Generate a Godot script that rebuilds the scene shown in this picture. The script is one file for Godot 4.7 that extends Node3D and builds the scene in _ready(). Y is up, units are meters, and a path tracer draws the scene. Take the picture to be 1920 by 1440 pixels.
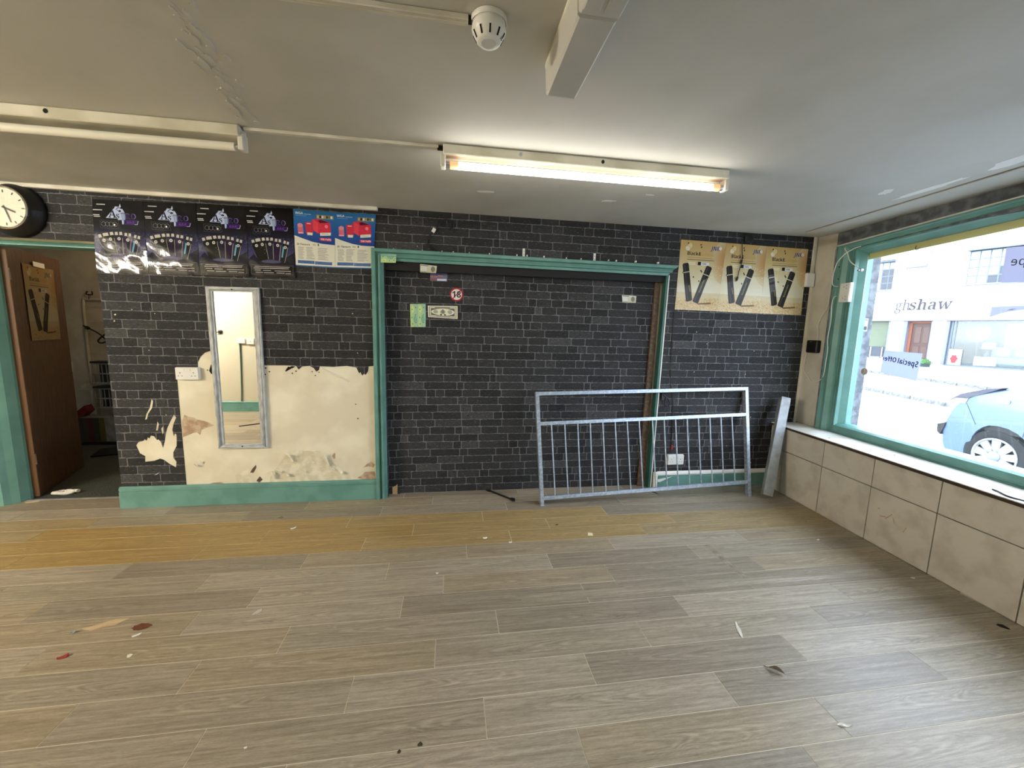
extends Node3D
# An emptied shop: brick-paper wall, alcove, back-room door on the left, shop window on the right.
const H := 1.343          # eye height
const ZB := -3.13         # face of the back wall
const CEIL := 2.188
const DV := Vector3(-0.08022, 0, 0.99678)   # along the window wall, towards the viewer
const NV := Vector3(0.99678, 0, 0.08022)    # outwards through the window wall
const P0 := Vector3(2.8227, 0, -2.9179)     # foot of the tiled wall near the back corner
var RW := Transform3D(Basis(DV, Vector3.UP, -NV), P0)   # window wall: x along, y up, z into the room
var BW := Transform3D(Basis.IDENTITY, Vector3(0, 0, ZB))
var M := {}
var taken := {}
var rng := RandomNumberGenerator.new()

func _ready():
	rng.seed = 7
	var cam := Camera3D.new(); cam.name = "camera"
	cam.fov = 87.66; cam.near = 0.03; cam.far = 400.0
	cam.transform = Transform3D(Basis(Vector3(0.988838, 0.024823, 0.146913), Vector3(-0.004607, 0.990647, -0.136373), Vector3(-0.148924, 0.134174, 0.979704)), Vector3(0, H, 0))
	add_child(cam); cam.current = true
	var we := WorldEnvironment.new(); we.name = "world_environment"
	var env := Environment.new()
	var skm := ProceduralSkyMaterial.new()
	skm.sky_top_color = Color(0.84, 0.91, 1.0); skm.sky_horizon_color = Color(0.9, 0.95, 1.0)
	skm.ground_bottom_color = Color(0.55, 0.55, 0.54); skm.ground_horizon_color = Color(0.8, 0.81, 0.82)
	skm.sky_energy_multiplier = 2.5; skm.ground_energy_multiplier = 2.5
	var sky := Sky.new(); sky.sky_material = skm
	env.background_mode = Environment.BG_SKY; env.sky = sky
	env.tonemap_mode = Environment.TONE_MAPPER_LINEAR; env.tonemap_exposure = 1.5
	env.sdfgi_enabled = true; env.ssao_enabled = true; env.ssil_enabled = true
	we.environment = env; add_child(we)
	make_materials()
	room()
	alcove()
	back_room()
	window_wall()
	ceiling_things()
	wall_things()
	floor_things()
	street()

# ---------------------------------------------------------------- helpers
func S() -> SurfaceTool:
	var st := SurfaceTool.new(); st.begin(Mesh.PRIMITIVE_TRIANGLES); st.set_smooth_group(-1); return st

func trin(st: SurfaceTool, a: Vector3, b: Vector3, c: Vector3, n: Vector3, ua := Vector2(), ub := Vector2(), uc := Vector2()):
	if (b - a).cross(c - a).dot(n) > 0.0:   # front faces run clockwise
		var t := b; b = c; c = t
		var u := ub; ub = uc; uc = u
	st.set_uv(ua); st.add_vertex(a); st.set_uv(ub); st.add_vertex(b); st.set_uv(uc); st.add_vertex(c)

func quadn(st: SurfaceTool, a: Vector3, b: Vector3, c: Vector3, d: Vector3, n: Vector3, uv := []):
	if uv.is_empty():
		var lx := (b - a).length(); var ly := (d - a).length()
		uv = [Vector2(0, 0), Vector2(lx, 0), Vector2(lx, ly), Vector2(0, ly)]
	trin(st, a, b, c, n, uv[0], uv[1], uv[2]); trin(st, a, c, d, n, uv[0], uv[2], uv[3])

func box(st: SurfaceTool, lo: Vector3, hi: Vector3, b := 0.0, xf := Transform3D()):
	# a box with chamfered edges
	var mid := (lo + hi) / 2.0
	b = minf(b, minf(hi.x - lo.x, minf(hi.y - lo.y, hi.z - lo.z)) * 0.45)
	for ax in 3:
		var u := (ax + 1) % 3; var v := (ax + 2) % 3
		for s in [-1, 1]:
			var q := []
			for k in [[-1, -1], [1, -1], [1, 1], [-1, 1]]:
				var p := Vector3(); p[ax] = hi[ax] if s > 0 else lo[ax]
				p[u] = (hi[u] - b) if k[0] > 0 else (lo[u] + b); p[v] = (hi[v] - b) if k[1] > 0 else (lo[v] + b)
				q.append(p)
			var n := Vector3(); n[ax] = s
			var uv := []
			for p in q:
				uv.append(Vector2(p.z, -p.y) if ax == 0 else (Vector2(p.x, p.z) if ax == 1 else Vector2(p.x, -p.y)))
			quadn(st, xf * q[0], xf * q[1], xf * q[2], xf * q[3], xf.basis * n, uv)
	if b <= 0.0: return
	for ax in 3:
		var u := (ax + 1) % 3; var v := (ax + 2) % 3
		for su in [-1, 1]:
			for sv in [-1, 1]:
				var e := []
				for k in [[0, -1], [0, 1], [1, 1], [1, -1]]:
					var p := Vector3(); p[ax] = (hi[ax] - b) if k[1] > 0 else (lo[ax] + b)
					p[u] = (hi[u] if su > 0 else lo[u]) - (0.0 if k[0] == 0 else su * b)
					p[v] = (hi[v] if sv > 0 else lo[v]) - (0.0 if k[0] == 1 else sv * b)
					e.append(p)
				var n := Vector3(); n[u] = su; n[v] = sv
				var uv := []
				for p in e: uv.append(Vector2(p.x + p.z, -p.y))
				quadn(st, xf * e[0], xf * e[1], xf * e[2], xf * e[3], xf.basis * n, uv)
	for sx in [-1, 1]:
		for sy in [-1, 1]:
			for sz in [-1, 1]:
				var c := Vector3(hi.x if sx > 0 else lo.x, hi.y if sy > 0 else lo.y, hi.z if sz > 0 else lo.z)
				var s := Vector3(sx, sy, sz) * b
				trin(st, xf * (c - Vector3(0, s.y, s.z)), xf * (c - Vector3(s.x, 0, s.z)), xf * (c - Vector3(s.x, s.y, 0)), xf.basis * Vector3(sx, sy, sz))

func prism(st: SurfaceTool, poly: PackedVector2Array, z0: float, z1: float, xf := Transform3D(), us := 1.0, smooth_sides := false):
	var idx := Geometry2D.triangulate_polygon(poly)
	for i in range(0, idx.size(), 3):
		for f in [[z1, 1.0], [z0, -1.0]]:
			var q := []; var w := []
			for k in 3:
				var p: Vector2 = poly[idx[i + k]]
				q.append(xf * Vector3(p.x, p.y, f[0])); w.append(Vector2(p.x, -p.y) * us)
			trin(st, q[0], q[1], q[2], xf.basis * Vector3(0, 0, f[1]), w[0], w[1], w[2])
	var area := 0.0
	for i in poly.size(): area += poly[i].cross(poly[(i + 1) % poly.size()])
	if smooth_sides: st.set_smooth_group(1)
	for i in poly.size():
		var a := poly[i]; var b := poly[(i + 1) % poly.size()]
		var n := Vector3(b.y - a.y, a.x - b.x, 0) * signf(area)
		quadn(st, xf * Vector3(a.x, a.y, z0), xf * Vector3(b.x, b.y, z0), xf * Vector3(b.x, b.y, z1), xf * Vector3(a.x, a.y, z1), xf.basis * n,
			[Vector2(a.x, -a.y) * us, Vector2(b.x, -b.y) * us, Vector2(b.x, -b.y + (z1 - z0)) * us, Vector2(a.x, -a.y + (z1 - z0)) * us])
	st.set_smooth_group(-1)

func V2(a: Array) -> PackedVector2Array:
	var p := PackedVector2Array()
	for i in range(0, a.size(), 2): p.append(Vector2(a[i], a[i + 1]))
	return p

func ring(rx: float, ry: float, n := 24, c := Vector2()) -> PackedVector2Array:
	var p := PackedVector2Array()
	for i in n: p.append(c + Vector2(cos(TAU * i / n) * rx, sin(TAU * i / n) * ry))
	return p

func mould(st: SurfaceTool, prof: Array, A: Vector3, along: Vector3, L: float, tdir: Vector3, pdir: Vector3, ms := 0.0, me := 0.0, caps := true):
	# a moulding: profile (t across, p proud) swept along, mitred by ms and me at its ends
	for i in prof.size() - 1:
		var a: Vector2 = prof[i]; var b: Vector2 = prof[i + 1]
		var n := pdir * (b.x - a.x) - tdir * (b.y - a.y)
		var f := func(q: Vector2, e: bool) -> Vector3: return A + tdir * q.x + pdir * q.y + along * ((L + me * q.x) if e else ms * q.x)
		quadn(st, f.call(a, false), f.call(a, true), f.call(b, true), f.call(b, false), n, [Vector2(0, a.x), Vector2(L, a.x), Vector2(L, b.x), Vector2(0, b.x)])
	if not caps: return
	var poly := PackedVector2Array(prof); var idx := Geometry2D.triangulate_polygon(poly)
	for e in [false, true]:
		for i in range(0, idx.size(), 3):
			var q := []
			for k in 3:
				var t: Vector2 = poly[idx[i + k]]
				q.append(A + tdir * t.x + pdir * t.y + along * ((L + me * t.x) if e else ms * t.x))
			trin(st, q[0], q[1], q[2], along if e else -along)

func tube(st: SurfaceTool, pts: Array, r: float, sides := 8, caps := true):
	var rings := []; var right := Vector3()
	for i in pts.size():
		var d: Vector3 = (pts[mini(i + 1, pts.size() - 1)] - pts[maxi(i - 1, 0)]).normalized()
		if i == 0: right = d.cross(Vector3.UP if absf(d.y) < 0.9 else Vector3.RIGHT).normalized()
		right = (right - d * right.dot(d)).normalized()
		var up := right.cross(d); var q := []
		for k in sides: q.append(pts[i] + (right * cos(TAU * k / sides) + up * sin(TAU * k / sides)) * r)
		rings.append(q)
	st.set_smooth_group(1)
	for i in pts.size() - 1:
		for k in sides:
			var a: Vector3 = rings[i][k]; var b: Vector3 = rings[i][(k + 1) % sides]
			quadn(st, a, b, rings[i + 1][(k + 1) % sides], rings[i + 1][k], (a + b) / 2.0 - pts[i])
	st.set_smooth_group(-1)
	if caps:
		for e in [0, pts.size() - 1]:
			var n: Vector3 = pts[0] - pts[1] if e == 0 else pts[-1] - pts[-2]
			for k in range(1, sides - 1): trin(st, rings[e][0], rings[e][k], rings[e][k + 1], n)

func spline(pts: Array, n := 6) -> Array:
	var c := Curve3D.new()
	for i in pts.size():
		var t: Vector3 = (pts[mini(i + 1, pts.size() - 1)] - pts[maxi(i - 1, 0)]) / 6.0
		c.add_point(pts[i], -t, t)
	var out := []
	for i in range((pts.size() - 1) * n + 1): out.append(c.samplef(float(i) / n))
	return out

func lathe(st: SurfaceTool, prof: Array, xf := Transform3D(), segs := 24):
	# profile (radius, height) turned about y
	st.set_smooth_group(1)
	for i in prof.size() - 1:
		if i and i < prof.size() - 1:
			var e1: Vector2 = (prof[i] - prof[i - 1]).normalized(); var e2: Vector2 = (prof[i + 1] - prof[i]).normalized()
			if e1.dot(e2) < 0.75: st.set_smooth_group(i + 2)
		for k in segs:
			var q := []
			for m in [[i, k], [i, k + 1], [i + 1, k + 1], [i + 1, k]]:
				var t: float = TAU * m[1] / segs; var p: Vector2 = prof[m[0]]
				q.append(xf * Vector3(cos(t) * p.x, p.y, sin(t) * p.x))
			var d: Vector2 = prof[i + 1] - prof[i]; var t2 := TAU * (k + 0.5) / segs
			var n := Vector3(cos(t2) * d.y, -d.x, sin(t2) * d.y)
			quadn(st, q[0], q[1], q[2], q[3], xf.basis * n, [Vector2(k, i) / 8.0, Vector2(k + 1, i) / 8.0, Vector2(k + 1, i + 1) / 8.0, Vector2(k, i + 1) / 8.0])
	st.set_smooth_group(-1)

func sheet(st: SurfaceTool, tl: Vector2, tr: Vector2, br: Vector2, bl: Vector2, z: float, xf := Transform3D(), nx := 1, ny := 1, wave := 0.0, sd := 0, thick := 0.0006):
	# a sheet of paper with its own slight waves, uv 0..1
	var n := FastNoiseLite.new(); n.seed = sd; n.frequency = 0.9; n.fractal_octaves = 2
	var at := func(i: int, j: int) -> Vector3:
		var u := float(i) / nx; var v := float(j) / ny
		var p := tl.lerp(tr, u).lerp(bl.lerp(br, u), v)
		return Vector3(p.x, p.y, z + wave * (1.0 + n.get_noise_2d(u * 4.0 + sd, v * 5.0)))
	st.set_smooth_group(1)
	for j in ny:
		for i in nx:
			quadn(st, xf * at.call(i, j), xf * at.call(i + 1, j), xf * at.call(i + 1, j + 1), xf * at.call(i, j + 1), xf.basis * Vector3(0, 0, 1),
				[Vector2(float(i) / nx, float(j) / ny), Vector2(float(i + 1) / nx, float(j) / ny), Vector2(float(i + 1) / nx, float(j + 1) / ny), Vector2(float(i) / nx, float(j + 1) / ny)])
	st.set_smooth_group(-1)
	var c := [at.call(0, 0), at.call(nx, 0), at.call(nx, ny), at.call(0, ny)]; var m: Vector3 = (c[0] + c[2]) / 2.0
	for i in 4:
		var a: Vector3 = c[i]; var b: Vector3 = c[(i + 1) % 4]; var o := Vector3(0, 0, -thick)
		quadn(st, xf * a, xf * b, xf * (b + o), xf * (a + o), xf.basis * ((a + b) / 2.0 - m), [Vector2.ZERO, Vector2.ZERO, Vector2.ZERO, Vector2.ZERO])

func numbered(called: String) -> String:
	taken[called] = taken.get(called, -1) + 1
	return called if taken[called] == 0 else "%s_%03d" % [called, taken[called]]

func thing(called: String, label: String, category: String, at := Transform3D(), group := "") -> Node3D:
	var o := Node3D.new(); o.name = numbered(called); add_child(o); o.transform = at
	o.set_meta("label", label); o.set_meta("category", category)
	if group: o.set_meta("group", group)
	return o

func part(called: String, st, m: Material, parent: Node3D) -> MeshInstance3D:
	var o := MeshInstance3D.new(); o.name = called
	if st is SurfaceTool:
		st.generate_normals(); o.mesh = st.commit()
	else: o.mesh = st
	o.material_override = m; parent.add_child(o, true); return o

func solo(called: String, st: SurfaceTool, m: Material, label: String, category: String, group := "") -> MeshInstance3D:
	var o := MeshInstance3D.new(); o.name = numbered(called); st.generate_normals(); o.mesh = st.commit(); o.material_override = m; add_child(o)
	o.set_meta("label", label); o.set_meta("category", category)
	if group: o.set_meta("group", group)
	return o

func struct(called: String, st: SurfaceTool, m: Material, label := "") -> MeshInstance3D:
	var o := MeshInstance3D.new(); o.name = called; st.generate_normals(); o.mesh = st.commit(); o.material_override = m; add_child(o)
	o.set_meta("kind", "structure")
	if label: o.set_meta("label", label)
	return o

func at(xf: Transform3D, x: float, y: float, z := 0.0) -> Transform3D:
	return xf * Transform3D(Basis.IDENTITY, Vector3(x, y, z))

# ---------------------------------------------------------------- materials
func mat(c: Color, rough := 0.7, metal := 0.0, tex: Texture2D = null) -> StandardMaterial3D:
	var m := StandardMaterial3D.new(); m.albedo_color = c; m.roughness = rough; m.metallic = metal
	if tex: m.albedo_texture = tex
	return m

func rgb(r: int, g: int, b: int) -> Color: return Color8(r, g, b)

func noise_tex(seed_: int, freq: float, c0: Color, c1: Color, size := 256, oct := 4, lo := 0.3, hi := 0.7, stretch := 1) -> ImageTexture:
	var n := FastNoiseLite.new(); n.seed = seed_; n.frequency = freq; n.fractal_octaves = oct
	var im := n.get_seamless_image(size, size, false, false, 0.2, true)
	if stretch > 1: im.resize(size * stretch, size, Image.INTERPOLATE_CUBIC)
	im.convert(Image.FORMAT_L8)
	var d := im.get_data(); var out := PackedByteArray(); out.resize(d.size() * 3)
	for i in d.size():
		var t := clampf((d[i] / 255.0 - lo) / (hi - lo), 0, 1); var c := c0.lerp(c1, t)
		out[i * 3] = c.r8; out[i * 3 + 1] = c.g8; out[i * 3 + 2] = c.b8
	return ImageTexture.create_from_image(Image.create_from_data(im.get_width(), im.get_height(), false, Image.FORMAT_RGB8, out))

func tri(m: StandardMaterial3D, scale: float) -> StandardMaterial3D:
	m.uv1_triplanar = true; m.uv1_world_triplanar = true; m.uv1_scale = Vector3.ONE * scale; return m

func bump(m: StandardMaterial3D, t: Texture2D, cm: float) -> StandardMaterial3D:
	m.heightmap_enabled = true; m.heightmap_texture = t; m.heightmap_scale = cm; return m

func bricks() -> Array:
	# printed brick wallpaper: [colour, relief], one repeat of 1.06 x 1.04 m, 17 courses
	var N := 1024
	var im := Image.create(N, N, false, Image.FORMAT_RGB8); im.fill(rgb(112, 112, 114))
	var hm := Image.create(N, N, false, Image.FORMAT_RGB8); hm.fill(rgb(70, 70, 70))
	var r := RandomNumberGenerator.new(); r.seed = 31
	for i in 9000:   # mottled joints
		var g := r.randi_range(54, 140)
		im.fill_rect(Rect2i(r.randi_range(0, N), r.randi_range(0, N), r.randi_range(2, 9), r.randi_range(1, 4)), rgb(g, g, g + 1))
	var rows := 17
	for row in rows:
		var y0 := int(row * N / float(rows)); var y1 := int((row + 1) * N / float(rows))
		var x := r.randi_range(0, 120); var stop := x + N
		while x < stop:
			var w := r.randi_range(120, 255)
			if r.randf() < 0.22: w = r.randi_range(48, 95)
			if stop - (x + w) < 50: w = stop - x
			var k := r.randf(); var tone := 43 + int(14 * r.randf()) + (r.randi_range(8, 18) if k > 0.85 else 0)
			var gap := r.randi_range(2, 3)
			for off in [0, -N]:
				var s := 0
				while s < w - gap * 2:   # the face in slices, so that its edges wobble
					var sw := mini(r.randi_range(8, 20), w - gap * 2 - s)
					var j0 := r.randi_range(1, 3); var j1 := r.randi_range(1, 3)
					if s == 0 or s + sw >= w - gap * 2 - 2: j0 += 2; j1 += 2
					im.fill_rect(Rect2i(x + off + gap + s, y0 + j0, sw, y1 - y0 - j0 - j1), rgb(tone, tone, tone + 2))
					hm.fill_rect(Rect2i(x + off + gap + s, y0 + j0 + 1, sw, y1 - y0 - j0 - j1 - 2), rgb(190, 190, 190))
					s += sw
			for q in 26:   # worn clouds
				var g := clampi(tone + int(r.randfn(0.0, 5.0)), 14, 90); var hh := r.randi_range(3, 9); var ww := r.randi_range(12, 34)
				var rc := Rect2i(x + gap + 3 + r.randi_range(0, maxi(1, w - ww - 10)), r.randi_range(y0 + 4, y1 - hh - 5), mini(ww, w - 12), hh)
				im.fill_rect(rc, rgb(g, g, g)); rc.position.x -= N; im.fill_rect(rc, rgb(g, g, g))
			for q in int(w * 1.3):   # streaks and chips of the printed face
				var g := tone + int(r.randfn(0.0, 6.0 + (9.0 if k > 0.85 else 0.0)))
				if r.randf() < 0.07: g += r.randi_range(18, 50)
				g = clampi(g, 16, 150)
				var rc := Rect2i(x + gap + r.randi_range(2, maxi(3, w - gap * 2 - 14)), r.randi_range(y0 + 4, y1 - 7), r.randi_range(2, 13), r.randi_range(1, 3))
				im.fill_rect(rc, rgb(g, g, g)); rc.position.x -= N; im.fill_rect(rc, rgb(g, g, g))
				if q % 4 == 0: hm.fill_rect(rc, rgb(150 + g % 60, 150, 150))
			x += w
	im.resize(N * 3 / 4, N * 3 / 4, Image.INTERPOLATE_LANCZOS)
	hm.resize(N / 2, N / 2, Image.INTERPOLATE_LANCZOS)
	return [ImageTexture.create_from_image(im), ImageTexture.create_from_image(hm)]

func grain(sd: int) -> ImageTexture:
	# limed oak: fibres along x with arched figure
	var W := 1024; var Hh := 168
	var a := FastNoiseLite.new(); a.seed = sd; a.frequency = 1.0; a.fractal_octaves = 3
	var r := RandomNumberGenerator.new(); r.seed = sd
	var vc := r.randf_range(0.35, 0.65); var uc := r.randf_range(0.3, 0.8); var dir := -1.0 if sd % 2 else 1.0
	var out := PackedByteArray(); out.resize(W * Hh * 3)
	for y in Hh:
		var v := float(y) / Hh
		for x in W:
			var u := float(x) / W
			var big := a.get_noise_2d(u * 3.0, v * 2.2)
			var t := (v - vc + big * 0.10) * 5.2
			var arch := t * t * 1.6 + (u - uc) * dir * 7.0 + big * 1.2
			var fig := 0.5 + 0.5 * sin(arch * 6.28) if absf(t) < 1.6 else 0.5 + 0.5 * sin(t * 9.0 + big * 6.0)
			var spread := exp(-pow((u - uc) / 0.28, 2.0)) * clampf(1.7 - absf(t), 0, 1)
			var fib := a.get_noise_2d(u * 14.0 + 40.0, v * 75.0) + 0.6 * a.get_noise_2d(u * 60.0, v * 150.0 + 9.0)
			var band := a.get_noise_2d(u * 1.6 + 7.0, v * 9.0)
			var k := clampf(0.52 + 0.28 * fib + 0.34 * band + 0.30 * (fig - 0.5) * (0.2 + 0.8 * spread), 0, 1)
			var i := (y * W + x) * 3
			out[i] = int(lerpf(122, 206, k)); out[i + 1] = int(lerpf(113, 195, k)); out[i + 2] = int(lerpf(98, 178, k))
	return ImageTexture.create_from_image(Image.create_from_data(W, Hh, false, Image.FORMAT_RGB8, out))

func make_materials():
	var fine := noise_tex(3, 0.05, Color.BLACK, Color.WHITE, 256, 5, 0.2, 0.8)
	var lumps := noise_tex(5, 0.012, Color.BLACK, Color.WHITE, 256, 4, 0.2, 0.8)
	M.fine = fine
	var bt := bricks()
	M.paper = bump(mat(Color(1, 1, 1), 0.8, 0, bt[0]), bt[1], 0.08); M.paper.metallic_specular = 0.3
	M.papergrey = tri(mat(Color.WHITE, 0.8, 0, noise_tex(8, 0.02, rgb(82, 86, 92), rgb(118, 122, 128))), 2.0)
	M.grain = [grain(11), grain(24), grain(35), grain(46)]
	M.planks = []
	for tone in [rgb(240, 236, 228), rgb(252, 248, 242), rgb(224, 219, 212), rgb(244, 236, 220), rgb(255, 232, 178), rgb(252, 224, 160), rgb(248, 232, 194)]:
		var row := []
		for g in M.grain:
			var pm := bump(mat(tone, 0.42, 0, g), g, 0.02); pm.metallic_specular = 0.5; row.append(pm)
		M.planks.append(row)
	M.joint_dark = mat(rgb(132, 124, 112), 0.9)
	M.joint = mat(rgb(226, 216, 194), 0.8)
	M.ceil = bump(tri(mat(Color.WHITE, 0.75, 0, noise_tex(12, 0.006, rgb(190, 188, 178), rgb(201, 199, 191), 256, 5)), 0.6), lumps, 0.25)
	M.cream = bump(tri(mat(Color.WHITE, 0.75, 0, noise_tex(14, 0.01, rgb(222, 214, 190), rgb(236, 230, 208), 256, 4)), 1.0), fine, 0.08)
	M.cream_far = mat(rgb(206, 200, 178), 0.8)
	M.pillar = bump(tri(mat(Color.WHITE, 0.8, 0, noise_tex(15, 0.01, rgb(184, 178, 162), rgb(202, 197, 182))), 1.0), fine, 0.1)
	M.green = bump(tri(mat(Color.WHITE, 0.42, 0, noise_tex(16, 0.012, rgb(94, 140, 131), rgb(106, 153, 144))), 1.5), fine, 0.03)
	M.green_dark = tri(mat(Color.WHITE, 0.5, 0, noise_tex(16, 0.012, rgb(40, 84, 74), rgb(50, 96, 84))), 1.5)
	M.white = mat(rgb(232, 230, 222), 0.5)
	M.white_old = bump(tri(mat(Color.WHITE, 0.6, 0, noise_tex(18, 0.01, rgb(202, 198, 182), rgb(222, 219, 206))), 1.5), fine, 0.03)
	M.plastic = mat(rgb(228, 228, 222), 0.35)
	M.black = mat(rgb(18, 18, 19), 0.45)
	M.hole = mat(rgb(8, 8, 8), 0.9)
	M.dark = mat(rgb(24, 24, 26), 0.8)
	M.zinc = tri(mat(Color.WHITE, 0.45, 0.5, noise_tex(20, 0.03, rgb(146, 156, 168), rgb(178, 188, 198))), 4.0)
	M.zinc_dull = tri(mat(Color.WHITE, 0.5, 0.45, noise_tex(21, 0.03, rgb(146, 150, 152), rgb(172, 176, 178))), 1.5)
	M.steel = mat(rgb(190, 192, 194), 0.3, 0.9)
	M.chrome = mat(rgb(225, 225, 225), 0.12, 1.0)
	M.mirror = mat(rgb(236, 238, 236), 0.015, 1.0)
	M.tile = tri(mat(Color.WHITE, 0.33, 0, noise_tex(22, 0.012, rgb(184, 177, 164), rgb(205, 199, 187), 512, 6, 0.15, 0.6)), 0.9)
	M.grout = mat(rgb(62, 50, 38), 0.9)
	M.sill = tri(mat(Color.WHITE, 0.28, 0, noise_tex(23, 0.012, rgb(214, 206, 192), rgb(236, 232, 222), 256, 5)), 1.0)
	M.door = bump(mat(Color.WHITE, 0.4, 0, noise_tex(26, 0.03, rgb(66, 44, 28), rgb(88, 62, 42), 256, 4)), fine, 0.02)
	M.door.uv1_scale = Vector3(6, 0.5, 1)
	M.door_edge = mat(rgb(118, 84, 54), 0.5)
	M.wood = tri(mat(Color.WHITE, 0.7, 0, noise_tex(27, 0.03, rgb(84, 68, 54), rgb(112, 92, 74))), 3.0)
	M.wood_raw = mat(rgb(206, 166, 118), 0.8)
	var gw := noise_tex(28, 0.02, rgb(162, 168, 170), rgb(200, 203, 203), 256, 5, 0.25, 0.7)
	M.limed = bump(mat(Color.WHITE, 0.6, 0, gw), gw, 0.03); M.limed.uv1_scale = Vector3(2.2, 12, 1)
	M.carpet = bump(tri(mat(Color.WHITE, 0.95, 0, noise_tex(29, 0.2, rgb(50, 52, 48), rgb(72, 74, 68))), 4.0), fine, 0.2)
	M.glass = mat(Color(0.9, 0.97, 0.95, 0.035), 0.02); M.glass.transparency = BaseMaterial3D.TRANSPARENCY_ALPHA
	M.clear = mat(Color(0.9, 0.9, 0.9, 0.25), 0.1); M.clear.transparency = BaseMaterial3D.TRANSPARENCY_ALPHA
	M.brown = tri(mat(Color.WHITE, 0.9, 0, noise_tex(32, 0.02, rgb(168, 142, 118), rgb(196, 176, 150))), 3.0)
	M.pale = bump(mat(rgb(240, 235, 218), 0.8), fine, 0.1)
	M.rough_paint = bump(tri(mat(Color.WHITE, 0.7, 0, noise_tex(33, 0.016, rgb(214, 207, 180), rgb(232, 225, 203))), 3.0), lumps, 0.3)
	M.yellow = mat(rgb(206, 200, 128), 0.6)
	M.red = mat(rgb(168, 30, 36), 0.5)
	M.orange = mat(rgb(206, 110, 70), 0.5)
	M.cable = mat(rgb(226, 222, 208), 0.4)
	M.fitting = bump(tri(mat(Color.WHITE, 0.5, 0.0, noise_tex(36, 0.008, rgb(196, 192, 170), rgb(216, 212, 194))), 1.5), fine, 0.02)
	M.white_box = mat(rgb(198, 197, 190), 0.4)
	M.tube_off = mat(rgb(232, 230, 214), 0.2)
	M.tube_on = mat(rgb(250, 252, 250), 0.3); M.tube_on.emission_enabled = true; M.tube_on.emission = Color(1.0, 0.99, 0.95); M.tube_on.emission_energy_multiplier = 2.0
	M.tube_end = mat(rgb(230, 150, 110), 0.3); M.tube_end.emission_enabled = true; M.tube_end.emission = Color(1.0, 0.62, 0.42); M.tube_end.emission_energy_multiplier = 0.8

# ---------------------------------------------------------------- printing on sheets
func fill(im: Image, pts: Array, c: Color):
	# scanline fill of a polygon, in pixels
	var y0 := 1e9; var y1 := -1e9
	for p in pts: y0 = minf(y0, p.y); y1 = maxf(y1, p.y)
	for y in range(maxi(0, int(y0)), mini(im.get_height(), int(y1) + 1)):
		var xs := []; var yc := y + 0.5
		for i in pts.size():
			var a: Vector2 = pts[i]; var b: Vector2 = pts[(i + 1) % pts.size()]
			if (a.y <= yc) != (b.y <= yc): xs.append(a.x + (yc - a.y) / (b.y - a.y) * (b.x - a.x))
		xs.sort()
		for i in range(0, xs.size() - 1, 2):
			var x0 := roundi(xs[i]); var x1 := roundi(xs[i + 1])
			if x1 > x0: im.fill_rect(Rect2i(x0, y, x1 - x0, 1), c)

func stroke(im: Image, pts: Array, w: float, c: Color):
	for i in pts.size() - 1:
		var d: Vector2 = (pts[i + 1] - pts[i]).normalized() * w / 2.0; var o := d.orthogonal()
		fill(im, [pts[i] - d + o, pts[i + 1] + d + o, pts[i + 1] + d - o, pts[i] - d - o], c)

func disc(im: Image, c: Vector2, rx: float, ry: float, col: Color):
	var p := []
	for q in ring(rx, ry, 28, c): p.append(q)
	fill(im, p, col)

func rect(im: Image, x: float, y: float, w: float, h: float, c: Color): im.fill_rect(Rect2i(int(x), int(y), int(w), int(h)), c)

func fade(im: Image, x: int, y: int, w: int, h: int, c0: Color, c1: Color):
	for j in h: im.fill_rect(Rect2i(x, y + j, w, 1), c0.lerp(c1, float(j) / h))

func text(im: Image, s: String, x: float, y: float, h: float, c: Color, font := "Droid Sans", weight := 400, flip := false, wide := 1.0, slant := 0.0, turn := 0.0):
	# lettering with its base line at (x, y) and capitals h high
	var t := TextMesh.new(); t.text = s; t.font_size = 64; t.pixel_size = 1.0; t.depth = 0.0; t.horizontal_alignment = HORIZONTAL_ALIGNMENT_LEFT; t.vertical_alignment = VERTICAL_ALIGNMENT_BOTTOM
	var f := SystemFont.new(); f.font_names = PackedStringArray([font]); f.font_weight = weight; t.font = f
	var v: PackedVector3Array = t.surface_get_arrays(0)[0]; var k := h / 46.0; var x0 := 1e9
	for p in v: x0 = minf(x0, p.x)
	for i in range(0, v.size(), 3):
		var q := []
		for j in 3:
			var p := v[i + j]
			var w := Vector2((p.x - x0 + slant * (p.y - 15)) * k * wide * (-1 if flip else 1), -(p.y - 15.0) * k).rotated(turn)
			q.append(Vector2(x, y) + w)
		fill(im, q, c)

func speck(im: Image, n: int, rc: Rect2i, c0: Color, c1: Color, s: int, sd: int):
	var r := RandomNumberGenerator.new(); r.seed = sd
	for i in n:
		im.fill_rect(Rect2i(r.randi_range(rc.position.x, rc.end.x), r.randi_range(rc.position.y, rc.end.y), r.randi_range(1, s * 2), r.randi_range(1, s)), c0.lerp(c1, r.randf()))

func print_mat(im: Image, rough: float, coat := 0.0) -> StandardMaterial3D:
	var m := mat(Color.WHITE, rough, 0, ImageTexture.create_from_image(im)); m.texture_repeat = false
	if coat > 0.0:
		m.clearcoat_enabled = true; m.clearcoat = coat; m.clearcoat_roughness = 0.05; m.metallic_specular = 0.2
	return m

func canvas(w: int, h: int, c: Color) -> Image:
	var im := Image.create(w, h, false, Image.FORMAT_RGB8); im.fill(c); return im

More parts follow.
